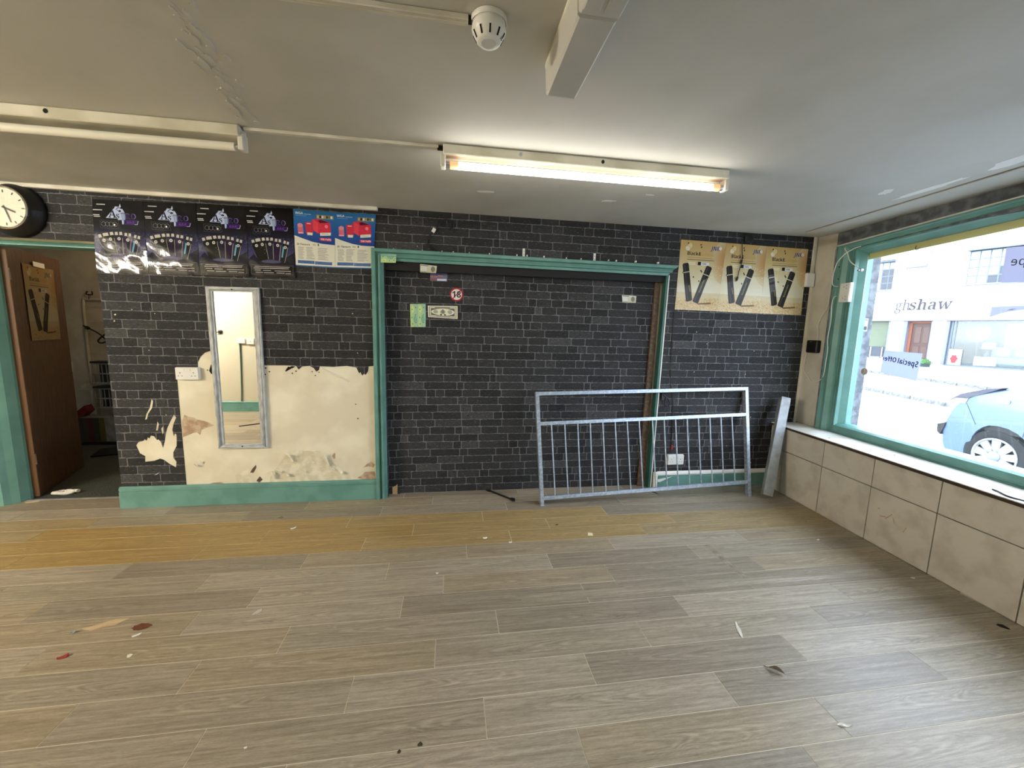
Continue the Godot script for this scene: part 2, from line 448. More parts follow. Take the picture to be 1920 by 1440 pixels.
func dark_poster() -> StandardMaterial3D:
	var im := canvas(512, 748, rgb(6, 6, 9))
	fade(im, 0, 230, 512, 330, rgb(8, 8, 16), rgb(70, 70, 122)); fade(im, 0, 560, 512, 70, rgb(54, 56, 90), rgb(8, 8, 12))
	speck(im, 900, Rect2i(0, 320, 512, 230), rgb(36, 36, 66), rgb(84, 86, 140), 6, 2)
	speck(im, 200, Rect2i(0, 330, 512, 210), rgb(58, 60, 92), rgb(120, 124, 170), 3, 3)
	fill(im, [Vector2(0, 560), Vector2(60, 500), Vector2(90, 540), Vector2(150, 570), Vector2(360, 575), Vector2(430, 520), Vector2(512, 470), Vector2(512, 640), Vector2(0, 640)], rgb(22, 22, 38))
	for k in [[40, 42, 86], [2, 98, 92], [2, 148, 62], [8, 164, 62]]: rect(im, k[0], k[1], k[2], 9, rgb(196, 196, 200))
	# title: letters with a pale outline, a column with a flame between them
	var pale := rgb(176, 190, 224); var teal := rgb(70, 120, 160); var vio := rgb(64, 40, 128)
	fill(im, [Vector2(128, 182), Vector2(204, 88), Vector2(226, 84), Vector2(262, 130), Vector2(276, 128), Vector2(290, 196), Vector2(250, 200), Vector2(236, 184)], pale)
	fill(im, [Vector2(206, 92), Vector2(226, 62), Vector2(262, 66), Vector2(276, 34), Vector2(284, 62), Vector2(270, 84), Vector2(300, 88), Vector2(318, 122), Vector2(318, 200), Vector2(296, 244), Vector2(284, 240), Vector2(280, 130), Vector2(240, 120), Vector2(250, 96), Vector2(228, 100)], pale)
	stroke(im, [Vector2(232, 92), Vector2(252, 74), Vector2(270, 74)], 6, rgb(16, 20, 40)); disc(im, Vector2(268, 108), 16, 9, rgb(16, 20, 40))
	for i in 4: stroke(im, [Vector2(286 + i * 9, 146), Vector2(288 + i * 8, 196 + i * 6)], 4, teal)
	rect(im, 280, 124, 40, 6, rgb(20, 24, 46)); rect(im, 280, 136, 40, 4, rgb(20, 24, 46))
	text(im, "A", 152, 180, 76, rgb(12, 16, 34), "Droid Serif", 700)
	text(im, "S", 228, 184, 46, rgb(12, 16, 34), "Droid Serif", 700)
	text(im, "RO", 316, 185, 52, rgb(140, 116, 206), "Droid Serif", 700, false, 1.1)
	text(im, "RO", 320, 183, 47, rgb(22, 16, 60), "Droid Serif", 700, false, 1.1)
	fill(im, [Vector2(304, 196), Vector2(452, 200), Vector2(436, 244), Vector2(300, 240)], vio); fill(im, [Vector2(310, 201), Vector2(444, 205), Vector2(430, 238), Vector2(308, 235)], rgb(34, 18, 78))
	text(im, "BAR", 332, 232, 22, rgb(110, 52, 150), "Droid Sans", 700, false, 1.4); stroke(im, [Vector2(448, 206), Vector2(438, 240), Vector2(410, 240)], 4, rgb(208, 208, 220))
	stroke(im, [Vector2(66, 206), Vector2(250, 206), Vector2(250, 284), Vector2(66, 284), Vector2(66, 206)], 2, rgb(92, 96, 104))
	for i in 4:
		for j in 10:
			var q := Vector2(100 + i * 38, 244) + Vector2(0, -22).rotated(TAU * j / 10.0); disc(im, q, 3, 2, rgb(200, 204, 210))
	disc(im, Vector2(208, 250), 8, 10, rgb(240, 240, 240))
	# a fan of flat bottles with pale caps
	var fan := [[-0.30, 112, 470, 56, rgb(16, 17, 17)], [0.24, 398, 480, 46, rgb(18, 26, 36)], [0.10, 322, 462, 52, rgb(34, 20, 50)], [-0.03, 244, 452, 56, rgb(24, 18, 44)], [-0.19, 170, 458, 62, rgb(12, 13, 13)]]
	for b in fan:
		var c := Vector2(b[1], b[2]); var w: float = b[3]; var col: Color = b[4]
		var p := func(x: float, y: float) -> Vector2: return c + Vector2(x, y).rotated(b[0])
		for s in [-0.4, 0.4]: fill(im, [p.call(w * (s - 0.24), -132), p.call(w * (s + 0.24), -132), p.call(w * (s + 0.28), -94), p.call(w * (s - 0.28), -94)], rgb(190, 188, 178))
		fill(im, [p.call(-w * 0.7, -100), p.call(w * 0.7, -100), p.call(w * 0.78, -60), p.call(w * 0.6, 104), p.call(-w * 0.6, 104), p.call(-w * 0.78, -60)], col)
		stroke(im, [p.call(w * 0.62, -66), p.call(w * 0.5, 100)], 5, rgb(168, 166, 150))
		for q in [[16.0, rgb(226, 226, 222)], [9.0, col], [4.0, rgb(226, 226, 222)]]: disc(im, p.call(0.0, -62.0), q[0], q[0], q[1])
	for y in [430, 450, 470, 490]: disc(im, Vector2(170 + (y % 40), y), 5, 4, rgb(96, 100, 90))
	stroke(im, [Vector2(392, 420), Vector2(372, 520)], 16, rgb(110, 170, 200))
	disc(im, Vector2(250, 578), 110, 16, rgb(74, 76, 110))
	rect(im, 22, 616, 468, 102, rgb(104, 106, 112)); rect(im, 25, 619, 462, 96, rgb(9, 9, 12))
	for k in [[60, 630, 390], [50, 648, 340], [230, 646, 210], [60, 670, 70], [150, 672, 90], [280, 674, 180], [70, 694, 80], [160, 696, 110], [300, 696, 90], [400, 700, 60]]: rect(im, k[0], k[1], k[2], 7, rgb(176, 170, 172))
	return print_mat(im, 0.6, 0.45)

func blue_poster(head: String) -> StandardMaterial3D:
	var im := canvas(512, 716, rgb(226, 226, 214))
	fade(im, 0, 0, 512, 420, rgb(48, 118, 178), rgb(36, 66, 138)); speck(im, 500, Rect2i(0, 30, 512, 320), rgb(44, 104, 172), rgb(58, 90, 160), 6, 8)
	fill(im, [Vector2(0, 326), Vector2(90, 356), Vector2(220, 394), Vector2(350, 414), Vector2(512, 420), Vector2(512, 720), Vector2(0, 720)], rgb(222, 222, 208))
	text(im, "WGA", 22, 58, 30, rgb(236, 240, 246), "Droid Sans", 700); rect(im, 128, 48, 90, 8, rgb(170, 200, 226)); rect(im, 30, 72, 130, 4, rgb(140, 176, 212))
	var dots := [rgb(214, 170, 70), rgb(40, 40, 60), rgb(222, 222, 214), rgb(190, 150, 80), rgb(60, 60, 70), rgb(120, 110, 90), rgb(230, 226, 210)]
	rect(im, 282, 48, 212, 50, rgb(140, 140, 118))
	for i in 7: disc(im, Vector2(302 + i * 28, 72), 12, 18, dots[i])
	fill(im, [Vector2(44, 190), Vector2(110, 190), Vector2(118, 300), Vector2(50, 304)], rgb(206, 110, 130)); disc(im, Vector2(78, 196), 34, 26, rgb(214, 140, 150)); rect(im, 52, 286, 62, 10, rgb(230, 200, 210))
	fill(im, [Vector2(140, 156), Vector2(226, 142), Vector2(240, 290), Vector2(150, 300)], rgb(196, 52, 72)); rect(im, 160, 162, 50, 12, rgb(240, 180, 180))
	fill(im, [Vector2(226, 110), Vector2(330, 100), Vector2(452, 140), Vector2(462, 270), Vector2(300, 286), Vector2(240, 250)], rgb(206, 50, 74)); fill(im, [Vector2(300, 120), Vector2(340, 108), Vector2(440, 140), Vector2(320, 150)], rgb(80, 26, 44))
	fill(im, [Vector2(240, 112), Vector2(300, 150), Vector2(304, 284), Vector2(240, 252)], rgb(222, 70, 84)); disc(im, Vector2(404, 190), 22, 22, rgb(232, 130, 140)); speck(im, 40, Rect2i(250, 150, 190, 110), rgb(150, 30, 60), rgb(236, 120, 130), 6, 5)
	rect(im, 164, 280, 66, 34, rgb(222, 222, 204)); fill(im, [Vector2(324, 274), Vector2(460, 262), Vector2(460, 300), Vector2(324, 312)], rgb(226, 226, 210)); rect(im, 340, 284, 90, 4, rgb(120, 120, 110))
	rect(im, 320, 338, 146, 36, rgb(200, 60, 80)); text(im, "15K Puffs", 330, 366, 22, rgb(250, 232, 232), "Droid Sans", 700)
	text(im, head, 26, 446, 22, rgb(40, 46, 60), "Droid Sans", 700); rect(im, 226, 424, 40, 18, rgb(180, 180, 160)); disc(im, Vector2(300, 430), 8, 16, rgb(60, 60, 60))
	var r := RandomNumberGenerator.new(); r.seed = head.length() + 3
	for c in [[34, 90], [140, 110], [290, 150]]:
		for j in 13: rect(im, c[0] + r.randi_range(0, 8), 470 + j * 12, c[1] * r.randf_range(0.6, 1.0), 4, rgb(140, 140, 130) if j % 4 else rgb(96, 100, 110))
	rect(im, 30, 640, 214, 40, rgb(72, 106, 160)); rect(im, 250, 644, 226, 40, rgb(80, 112, 166)); speck(im, 90, Rect2i(34, 644, 430, 32), rgb(60, 90, 150), rgb(170, 190, 214), 4, 9)
	rect(im, 0, 702, 512, 14, rgb(70, 120, 170))
	return print_mat(im, 0.6, 0.2)

func gold_poster() -> StandardMaterial3D:
	var im := canvas(512, 716, rgb(205, 190, 150))
	fade(im, 0, 0, 512, 300, rgb(198, 164, 104), rgb(206, 192, 150)); fade(im, 0, 300, 512, 230, rgb(206, 194, 154), rgb(216, 210, 186))
	for i in 44: disc(im, Vector2(560, 190), 190.0 - i * 3.2, 250.0 - i * 4.0, rgb(204, 188, 146).lerp(rgb(190, 142, 88), i / 44.0))
	speck(im, 300, Rect2i(0, 240, 512, 330), rgb(204, 196, 166), rgb(218, 214, 194), 8, 4)
	speck(im, 1800, Rect2i(0, 585, 512, 130), rgb(168, 124, 70), rgb(232, 204, 156), 6, 6); speck(im, 500, Rect2i(0, 610, 512, 90), rgb(128, 88, 48), rgb(214, 176, 120), 4, 7)
	disc(im, Vector2(84, 80), 26, 24, rgb(228, 222, 200)); disc(im, Vector2(108, 52), 24, 26, rgb(222, 206, 150))
	for d in [[84, 30], [228, 38], [236, 62], [60, 290], [56, 330], [260, 300], [270, 312], [180, 370], [250, 410]]: disc(im, Vector2(d[0], d[1]), 7, 9, rgb(70, 52, 36))
	text(im, "JNR", 344, 88, 40, rgb(58, 76, 140), "Droid Sans", 700, false, 1.0, 0.15); disc(im, Vector2(452, 64), 18, 18, rgb(228, 218, 196))
	text(im, "Black&", 84, 150, 36, rgb(44, 34, 30), "Droid Sans", 700, false, 0.98); text(im, "Golden", 232, 152, 34, rgb(196, 158, 84), "Droid Sans", 700, false, 0.98)
	rect(im, 90, 170, 300, 4, rgb(150, 118, 70)); rect(im, 88, 190, 310, 6, rgb(92, 76, 56))
	rect(im, 108, 216, 80, 32, rgb(216, 206, 170)); rect(im, 214, 212, 36, 34, rgb(30, 26, 28)); rect(im, 250, 216, 96, 30, rgb(222, 222, 222)); text(im, "1500", 258, 240, 18, rgb(90, 110, 150), "Droid Sans", 700)
	for b in [[-0.22, 116.0, 424.0], [0.30, 296.0, 440.0]]:
		var c := Vector2(b[1], b[2])
		var p := func(x: float, y: float) -> Vector2: return c + Vector2(x, y).rotated(b[0])
		if b[0] > 0: fill(im, [Vector2(250, 640), Vector2(420, 628), Vector2(430, 644), Vector2(280, 656)], rgb(120, 92, 64))
		var out := []
		for q in [[-36, -182], [-24, -196], [24, -196], [36, -182], [37, 196], [24, 204], [-24, 204], [-37, 196]]: out.append(p.call(q[0], q[1]))
		fill(im, out, rgb(42, 40, 38)); fill(im, [p.call(-20.0, -186.0), p.call(-4.0, -186.0), p.call(-4.0, 190.0), p.call(-20.0, 190.0)], rgb(62, 58, 50))
		fill(im, [p.call(-37.0, -106.0), p.call(37.0, -106.0), p.call(37.0, -98.0), p.call(-37.0, -98.0)], rgb(210, 200, 170))
		text(im, "Black&Golden" if b[0] > 0 else "Golden", p.call(8.0, 90.0 if b[0] > 0 else 40.0).x, p.call(8.0, 90.0 if b[0] > 0 else 40.0).y, 15, rgb(158, 140, 72), "Droid Sans", 700, false, 1.0, 0.0, b[0] - PI / 2 if b[0] > 0 else b[0] + 1.45)
	return print_mat(im, 0.5, 0.15)

func note_mat(kind: int) -> StandardMaterial3D:
	# play money, in plain shapes
	var im := canvas(256, 112, rgb(226, 226, 202))
	if kind == 0:
		rect(im, 10, 8, 236, 96, rgb(120, 118, 106)); rect(im, 16, 12, 224, 88, rgb(214, 212, 186)); rect(im, 26, 22, 204, 68, rgb(96, 96, 88)); disc(im, Vector2(128, 56), 100, 32, rgb(228, 226, 202))
		for c in [[66, 20], [128, 24], [190, 20]]: disc(im, Vector2(c[0], 54), c[1], 18, rgb(166, 168, 152))
		disc(im, Vector2(128, 50), 12, 20, rgb(120, 122, 112)); disc(im, Vector2(112, 80), 8, 8, rgb(60, 60, 56)); disc(im, Vector2(146, 80), 8, 8, rgb(60, 60, 56))
		rect(im, 60, 14, 130, 6, rgb(80, 80, 74)); rect(im, 70, 94, 120, 4, rgb(110, 110, 100))
	elif kind == 1:
		fade(im, 0, 0, 256, 112, rgb(150, 196, 178), rgb(190, 216, 142)); disc(im, Vector2(60, 70), 34, 30, rgb(206, 226, 150)); disc(im, Vector2(170, 40), 40, 26, rgb(122, 176, 150))
		for c in [[40, 30], [120, 34], [206, 30], [60, 84], [150, 88], [222, 80]]: disc(im, Vector2(c[0], c[1]), 9, 7, rgb(84, 126, 104))
		rect(im, 6, 50, 244, 5, rgb(132, 176, 156)); speck(im, 160, Rect2i(4, 4, 248, 104), rgb(130, 176, 140), rgb(214, 228, 190), 5, 3)
	else:
		fade(im, 0, 0, 256, 112, rgb(204, 206, 190), rgb(192, 190, 160)); rect(im, 8, 8, 120, 10, rgb(110, 110, 100)); disc(im, Vector2(200, 56), 34, 42, rgb(128, 124, 108)); rect(im, 8, 26, 96, 68, rgb(214, 216, 210)); rect(im, 8, 96, 90, 6, rgb(110, 110, 100))
	return print_mat(im, 0.7)

# ---------------------------------------------------------------- the room
func cut(poly: PackedVector2Array, holes: Array) -> Array:
	var out := [poly]
	for h in holes:
		var next := []
		for p in out:
			var r := Geometry2D.clip_polygons(p, h)
			var whole := r.any(func(q): return area(q) * area(p) < 0.0)
			if whole:   # the hole lies inside: part the sheet through its middle
				var c := 0.0
				for q in h: c += q.x / h.size()
				for half in [V2([-9, -9, c, -9, c, 9, -9, 9]), V2([c, -9, 9, -9, 9, 9, c, 9])]:
					for piece in Geometry2D.intersect_polygons(p, half): next.append_array(Geometry2D.clip_polygons(piece, h))
			else: next.append_array(r)
		out = next
	return out

func area(p: PackedVector2Array) -> float:
	var a := 0.0
	for i in p.size(): a += p[i].cross(p[(i + 1) % p.size()]) / 2.0
	return a

func right_x(z: float) -> float: return P0.x + (z - P0.z) * DV.x / DV.z

func plank_mesh(x0: float, x1: float, z0: float, z1: float, u0: float, u1: float, flip: bool) -> ArrayMesh:
	var st := S(); var b := 0.0004; var y := 0.0; var g := 0.0012
	x0 += g; x1 -= g; z0 += g; z1 -= g
	var va := 1.0 if flip else 0.0; var vb := 1.0 - va
	quadn(st, Vector3(x0 + b, y, z0 + b), Vector3(x1 - b, y, z0 + b), Vector3(x1 - b, y, z1 - b), Vector3(x0 + b, y, z1 - b), Vector3.UP, [Vector2(u0, va), Vector2(u1, va), Vector2(u1, vb), Vector2(u0, vb)])
	var lo := [Vector3(x0, -0.0011, z0), Vector3(x1, -0.0011, z0), Vector3(x1, -0.0011, z1), Vector3(x0, -0.0011, z1)]
	var hi := [Vector3(x0 + b, y, z0 + b), Vector3(x1 - b, y, z0 + b), Vector3(x1 - b, y, z1 - b), Vector3(x0 + b, y, z1 - b)]
	for i in 4:
		var j := (i + 1) % 4
		quadn(st, hi[i], hi[j], lo[j], lo[i], (lo[i] + lo[j]) / 2.0 - Vector3((x0 + x1) / 2, -0.01, (z0 + z1) / 2), [Vector2(u0, va), Vector2(u1, va), Vector2(u1, va), Vector2(u0, va)])
	st.generate_normals(); return st.commit()

func room():
	var st := S()
	box(st, Vector3(-5.75, -0.25, -3.33), Vector3(3.2, -0.0011, 0.5))
	var fl := struct("floor", st, M.joint, "grey-brown wood-look plank floor")
	var starts := {-10: 0.55, -9: 0.78, -8: 0.418, -7: 0.225, -6: 0.672, -5: 0.385, -4: 0.094, -3: 0.575, -2: 0.885, -1: 0.689, 0: 0.214, 1: 0.861, 2: 0.556, 3: 0.121, 4: 0.428, 5: 0.226, 6: 0.8, 7: 0.35, 8: 0.61, 9: 0.05, 10: 0.48, 11: 0.86, 12: 0.3, 13: 0.66}
	var PLK := 0.924; var unit := {}
	for k in range(-10, 14):
		var z0 := -1.756 + 0.1518 * k; var z1 := z0 + 0.1518
		var spans := [[-5.6, 3.2]]
		if k == -10:
			spans = [[-3.3, -2.344], [-0.5, 1.73]]; z0 = -3.31
		z1 = minf(z1, 0.345)
		for sp in spans:
			if k == -10 and sp[0] > -1: z0 = -3.207
			var xr: float = minf(sp[1], right_x(z0) + 0.005)
			var j := floori((sp[0] - starts[k]) / PLK)
			while starts[k] + j * PLK < xr:
				var a: float = starts[k] + j * PLK; var c := maxf(a, sp[0]); var d := minf(a + PLK, xr); j += 1
				if d - c < 0.02: continue
				var flip := rng.randf() < 0.5; var turn := rng.randf() < 0.5; var mesh: ArrayMesh
				if d - c > PLK - 0.001 and k > -10 and k < 13:
					var key := [flip, turn]
					if not unit.has(key): unit[key] = plank_mesh(-PLK / 2, PLK / 2, -0.0759, 0.0759, 1.0 if turn else 0.0, 0.0 if turn else 1.0, flip)
					mesh = unit[key]
				else:
					var m := (c + d) / 2.0; var u0 := (c - a) / PLK; var u1 := (d - a) / PLK
					mesh = plank_mesh(c - m, d - m, -(z1 - z0) / 2, (z1 - z0) / 2, 1.0 - u0 if turn else u0, 1.0 - u1 if turn else u1, flip)
				var tone := rng.randi_range(0, 3); var mid := (c + d) / 2.0
				if k >= -7 and k <= -5 and mid < 2.3: tone = 5 if mid < -0.6 else 4
				if k == -7 and mid > 1.15: tone = 2
				if k == -5 and mid > 1.4 or k == -6 and mid > 1.7 or (k == -8 and mid < -1.9) or (k == -7 and mid < -2.4): tone = 6
				var o := part("plank", mesh, M.planks[tone][rng.randi_range(0, 3)], fl)
				o.position = Vector3(mid, 0, (z0 + z1) / 2.0)
	# a low fold that has risen under the planks
	st = S()
	for i in 12:
		var a := 0.35 + i * 0.178; var b := a + 0.178; var ha := 0.004 * sin(PI * i / 12.0); var hb := 0.004 * sin(PI * (i + 1) / 12.0)
		for s in [[-0.03, 0.0], [0.0, 0.03]]:
			quadn(st, Vector3(a, ha if s[0] == 0.0 else 0.0002, -1.823 + s[0]), Vector3(b, hb if s[0] == 0.0 else 0.0002, -1.823 + s[0]), Vector3(b, hb if s[1] == 0.0 else 0.0002, -1.823 + s[1]), Vector3(a, ha if s[1] == 0.0 else 0.0002, -1.823 + s[1]), Vector3.UP,
				[Vector2(fposmod(a - 0.56, 0.924) / 0.924, 0.3 + s[0] * 6), Vector2(fposmod(a - 0.56, 0.924) / 0.924 + 0.19, 0.3 + s[0] * 6), Vector2(fposmod(a - 0.56, 0.924) / 0.924 + 0.19, 0.3 + s[1] * 6), Vector2(fposmod(a - 0.56, 0.924) / 0.924, 0.3 + s[1] * 6)])
	part("floor_ridge", st, M.planks[0][0], fl)
	st = S()
	for s in [[-0.018, 0.0], [0.0, 0.018]]: quadn(st, Vector3(1.63 + s[0], 0.003 if s[0] == 0.0 else 0.0002, -2.2), Vector3(1.63 + s[1], 0.003 if s[1] == 0.0 else 0.0002, -2.2), Vector3(1.63 + s[1], 0.003 if s[1] == 0.0 else 0.0002, -1.85), Vector3(1.63 + s[0], 0.003 if s[0] == 0.0 else 0.0002, -1.85), Vector3.UP, [Vector2(0.5, 0.3), Vector2(0.52, 0.3), Vector2(0.52, 0.7), Vector2(0.5, 0.7)])
	part("floor_ridge", st, M.planks[2][0], fl)

	st = S(); box(st, Vector3(-5.75, CEIL, -3.33), Vector3(3.25, CEIL + 0.15, 0.5))
	var ce := struct("ceiling", st, M.ceil, "off-white patched plaster ceiling")
	st = S()   # a lumpy filled joint that runs across the ceiling
	for i in 70:
		var t := i / 70.0; var c := Vector3(lerpf(-0.72, -0.88, t) + rng.randfn(0.0, 0.014) + (0.05 if i % 3 == 0 else 0.0), CEIL, lerpf(-1.15, -1.98, t))
		prism(st, ring(rng.randf_range(0.004, 0.012), rng.randf_range(0.01, 0.035), 9), 0.0, rng.randf_range(0.001, 0.0045), Transform3D(Basis(Vector3.RIGHT, Vector3(0, 0, 1), Vector3.DOWN), c))
	part("filler_seam", st, M.ceil, ce)
	for k in [[2.655, -2.02, 0.03, 0.2, 0.08], [2.6, -1.55, 0.06, 0.2, 0.09], [2.48, -2.1, 0.03, 0.06, 0.5], [0.2, -2.62, 0.06, 0.02, 0.1], [1.0, -2.62, 0.05, 0.015, 0.2], [1.2, -2.45, 0.03, 0.012, 0.0]]:
		st = S(); var p := PackedVector2Array()
		for i in 18: p.append(Vector2(cos(TAU * i / 18) * k[2], sin(TAU * i / 18) * k[3]).rotated(k[4]) * rng.randf_range(0.65, 1.1))
		prism(st, p, 0.0, 0.0012, Transform3D(Basis(Vector3.RIGHT, Vector3(0, 0, 1), Vector3.DOWN), Vector3(k[0], CEIL, k[1])))
		part("plaster_patch", st, M.white, ce)

	# back wall: plaster, with wallpaper that is torn off in places
	st = S()
	for k in [[-5.75, -3.3, 0.0, CEIL, -3.33], [-3.3, -2.344, 1.852, CEIL, -3.33], [-2.344, -0.5, 0.0, CEIL, -3.33], [-0.5, 1.733, 1.835, CEIL, -3.33], [1.733, 3.3, 0.0, CEIL, -3.33]]:
		box(st, Vector3(k[0], k[2], k[4]), Vector3(k[1], k[3], ZB - 0.002))
	box(st, Vector3(-0.5, 0, -3.33), Vector3(1.733, 1.835, -3.207))
	var wb := struct("wall_back", st, M.cream, "back wall with black brick-print wallpaper torn off below the mirror")
	var tears := [
		V2([-1.925, 1.017, -1.786, 1.019, -1.783, 1.06, -1.763, 1.099, -1.733, 1.129, -1.698, 1.141, -1.6, 1.1, -1.45, 1.06, -1.353, 1.043, -1.205, 1.044, -1.132, 1.041, -1.115, 1.016, -1.09, 1.036, -1.04, 1.042, -1.011, 1.027, -0.992, 1.0, -0.975, 1.012, -0.966, 1.039, -0.87, 1.036, -0.778, 1.045, -0.71, 1.034, -0.69, 0.99, -0.68, 1.0, -0.668, 0.972, -0.655, 0.988, -0.643, 0.978, -0.625, 1.007, -0.62, 1.043, -0.55, 1.05, -0.55, 0.08, -1.924, 0.08]),
		V2([-2.225, 0.46, -2.21, 0.483, -2.179, 0.491, -2.165, 0.505, -2.156, 0.494, -2.146, 0.518, -2.136, 0.51, -2.125, 0.53, -2.105, 0.525, -2.09, 0.497, -2.078, 0.5, -2.064, 0.481, -2.056, 0.44, -2.039, 0.492, -2.03, 0.54, -2.018, 0.582, -1.989, 0.641, -1.965, 0.683, -1.953, 0.66, -1.974, 0.613, -1.984, 0.57, -1.978, 0.523, -1.97, 0.545, -1.96, 0.534, -1.962, 0.49, -1.966, 0.451, -1.991, 0.404, -1.994, 0.364, -1.976, 0.332, -1.982, 0.29, -2.022, 0.317, -2.058, 0.35, -2.081, 0.358, -2.12, 0.343, -2.179, 0.337, -2.175, 0.38, -2.207, 0.401]),
		V2([-2.098, 0.796, -2.09, 0.78, -2.1, 0.731, -2.128, 0.69, -2.14, 0.65, -2.152, 0.646, -2.142, 0.685, -2.117, 0.731]), V2([-2.075, 0.634, -2.067, 0.614, -2.078, 0.567, -2.09, 0.566, -2.081, 0.607]), V2([-2.041, 0.598, -2.043, 0.55, -2.05, 0.536, -2.056, 0.579]),
		V2([-2.13, 0.235, -2.09, 0.258, -2.11, 0.24]), V2([-2.275, 1.372, -2.262, 1.376, -2.264, 1.384, -2.276, 1.382]), V2([-2.285, 1.33, -2.277, 1.345, -2.273, 1.332]), V2([2.04, 1.02, 2.05, 1.025, 2.046, 1.032]), V2([2.62, 0.62, 2.632, 0.626, 2.628, 0.634]), V2([2.2, 0.3, 2.236, 0.316, 2.21, 0.308])]
	for i in 34:   # little chips
		var c := Vector2(rng.randf_range(-2.3, 2.95), rng.randf_range(0.3, 2.12))
		if c.x > -0.6 and c.x < 1.8 and c.y < 1.9 or c.y > 1.5 and (c.x < -0.5 or c.x > 1.8): continue
		tears.append(PackedVector2Array([c + Vector2(-0.004, 0), c + Vector2(0.001, -0.004), c + Vector2(0.005, 0.001), c + Vector2(0, 0.005)]))
	st = S()
	for rc in [[-5.6, -3.3, 0.0, CEIL], [-3.3, -2.344, 1.852, CEIL], [-2.344, -0.5, 0.0, CEIL], [-0.5, 1.733, 1.835, CEIL], [1.733, 3.06, 0.0, CEIL]]:
		var hs := []
		for h in tears:
			if h[0].x > rc[0] and h[0].x < rc[1] and h[0].y > rc[2]: hs.append(h)
		for p in cut(V2([rc[0], rc[2], rc[1], rc[2], rc[1], rc[3], rc[0], rc[3]]), hs):
			var q := PackedVector2Array()
			for v in p: q.append(v)
			prism(st, q, ZB - 0.001, ZB, Transform3D())
	# scaled to the repeat of the print
	part("wallpaper", scaled_uv(st), M.paper, wb)
	for k in [[V2([-1.918, 0.632, -1.9, 0.679, -1.87, 0.664, -1.843, 0.659, -1.82, 0.644, -1.799, 0.639, -1.775, 0.634, -1.748, 0.623, -1.711, 0.599, -1.75, 0.587, -1.794, 0.568, -1.806, 0.53, -1.828, 0.55, -1.852, 0.545, -1.88, 0.53, -1.92, 0.514]), M.brown], [V2([-0.682, 0.251, -0.65, 0.28, -0.618, 0.297, -0.59, 0.275, -0.6, 0.25, -0.64, 0.262]), M.brown], [V2([-0.724, 0.171, -0.69, 0.19, -0.667, 0.217, -0.591, 0.219, -0.584, 0.15, -0.68, 0.155]), M.brown],
			[V2([-1.596, 0.223, -1.502, 0.262, -1.487, 0.2, -1.471, 0.15, -1.578, 0.15]), M.rough_paint], [V2([-1.489, 0.236, -1.475, 0.262, -1.445, 0.296, -1.444, 0.273, -1.467, 0.232]), M.wood], [V2([-1.45, 0.17, -1.425, 0.205, -1.405, 0.178, -1.43, 0.155]), M.wood], [V2([-1.79, 0.15, -1.75, 0.165, -1.69, 0.168, -1.66, 0.15]), M.brown], [V2([-1.14, 0.15, -1.12, 0.178, -1.06, 0.175, -1.05, 0.15]), M.wood], [V2([-1.01, 0.15, -1.0, 0.168, -0.96, 0.165, -0.95, 0.15]), M.brown], [V2([-0.905, 0.35, -0.895, 0.372, -0.88, 0.375, -0.882, 0.33, -0.892, 0.325]), M.brown]]:
		st = S(); prism(st, k[0], ZB - 0.002, ZB - 0.0012); part("bare_plaster", st, k[1], wb)
	st = S()   # cracked, lifting paint low down
	var lift := V2([-1.35, 0.2, -1.29, 0.29, -1.24, 0.36, -1.2, 0.4, -1.14, 0.405, -1.05, 0.39, -0.99, 0.385, -0.95, 0.36, -0.9, 0.3, -0.84, 0.24, -0.78, 0.2, -0.76, 0.15, -1.36, 0.15])
	prism(st, lift, ZB - 0.002, ZB - 0.001); part("cracked_paint", st, M.rough_paint, wb)
	for k in [[-1.21, 0.37, 0.035, 0.02, 0.9], [-1.19, 0.35, 0.02, 0.03, 0.2], [-1.32, 0.22, 0.02, 0.03, 0.1], [-1.28, 0.25, 0.025, 0.02, 0.9], [-1.16, 0.365, 0.012, 0.008, 0.3], [-0.94, 0.33, 0.02, 0.055, 0.25], [-0.9, 0.255, 0.022, 0.016, 0.7], [-0.83, 0.225, 0.03, 0.014, -0.5], [-1.02, 0.4, 0.014, 0.01, 0.3], [-1.04, 0.31, 0.012, 0.01, 0.9], [-1.1, 0.24, 0.012, 0.012, 0.3], [-1.22, 0.22, 0.03, 0.014, 0.2], [-1.84, 0.31, 0.02, 0.012, 0.4], [-1.81, 0.33, 0.012, 0.01, 0.1], [-1.87, 0.42, 0.01, 0.006, 0.4], [-1.78, 0.21, 0.012, 0.006, 0.8]]:
		st = S()   # a curled flake: a shell bent out of the wall
		for i in 4:
			var f := func(a: float, b: float) -> Vector3:
				var w := Vector2((a - 0.5) * k[2] * (1.0 - 0.5 * b), (b - 0.5) * k[3] * 2.0).rotated(k[4])
				return Vector3(k[0] + w.x, k[1] + w.y, ZB + 0.002 + (0.022 * sin(a * 2.2) + 0.012 * b) * minf(1.0, k[2] / 0.02))
			st.set_smooth_group(1)
			for j in 3: quadn(st, f.call(i / 4.0, j / 3.0), f.call((i + 1) / 4.0, j / 3.0), f.call((i + 1) / 4.0, (j + 1) / 3.0), f.call(i / 4.0, (j + 1) / 3.0), Vector3(0, 0, 1))
		part("paint_flake", st, M.pale, wb)
	st = S(); tube(st, spline([Vector3(-0.966, 1.035, ZB), Vector3(-0.9, 0.995, ZB + 0.003), Vector3(-0.82, 0.96, ZB + 0.002), Vector3(-0.762, 0.929, ZB - 0.004)], 4), 0.006, 6); part("paper_fold", st, M.pale, wb)
	st = S()
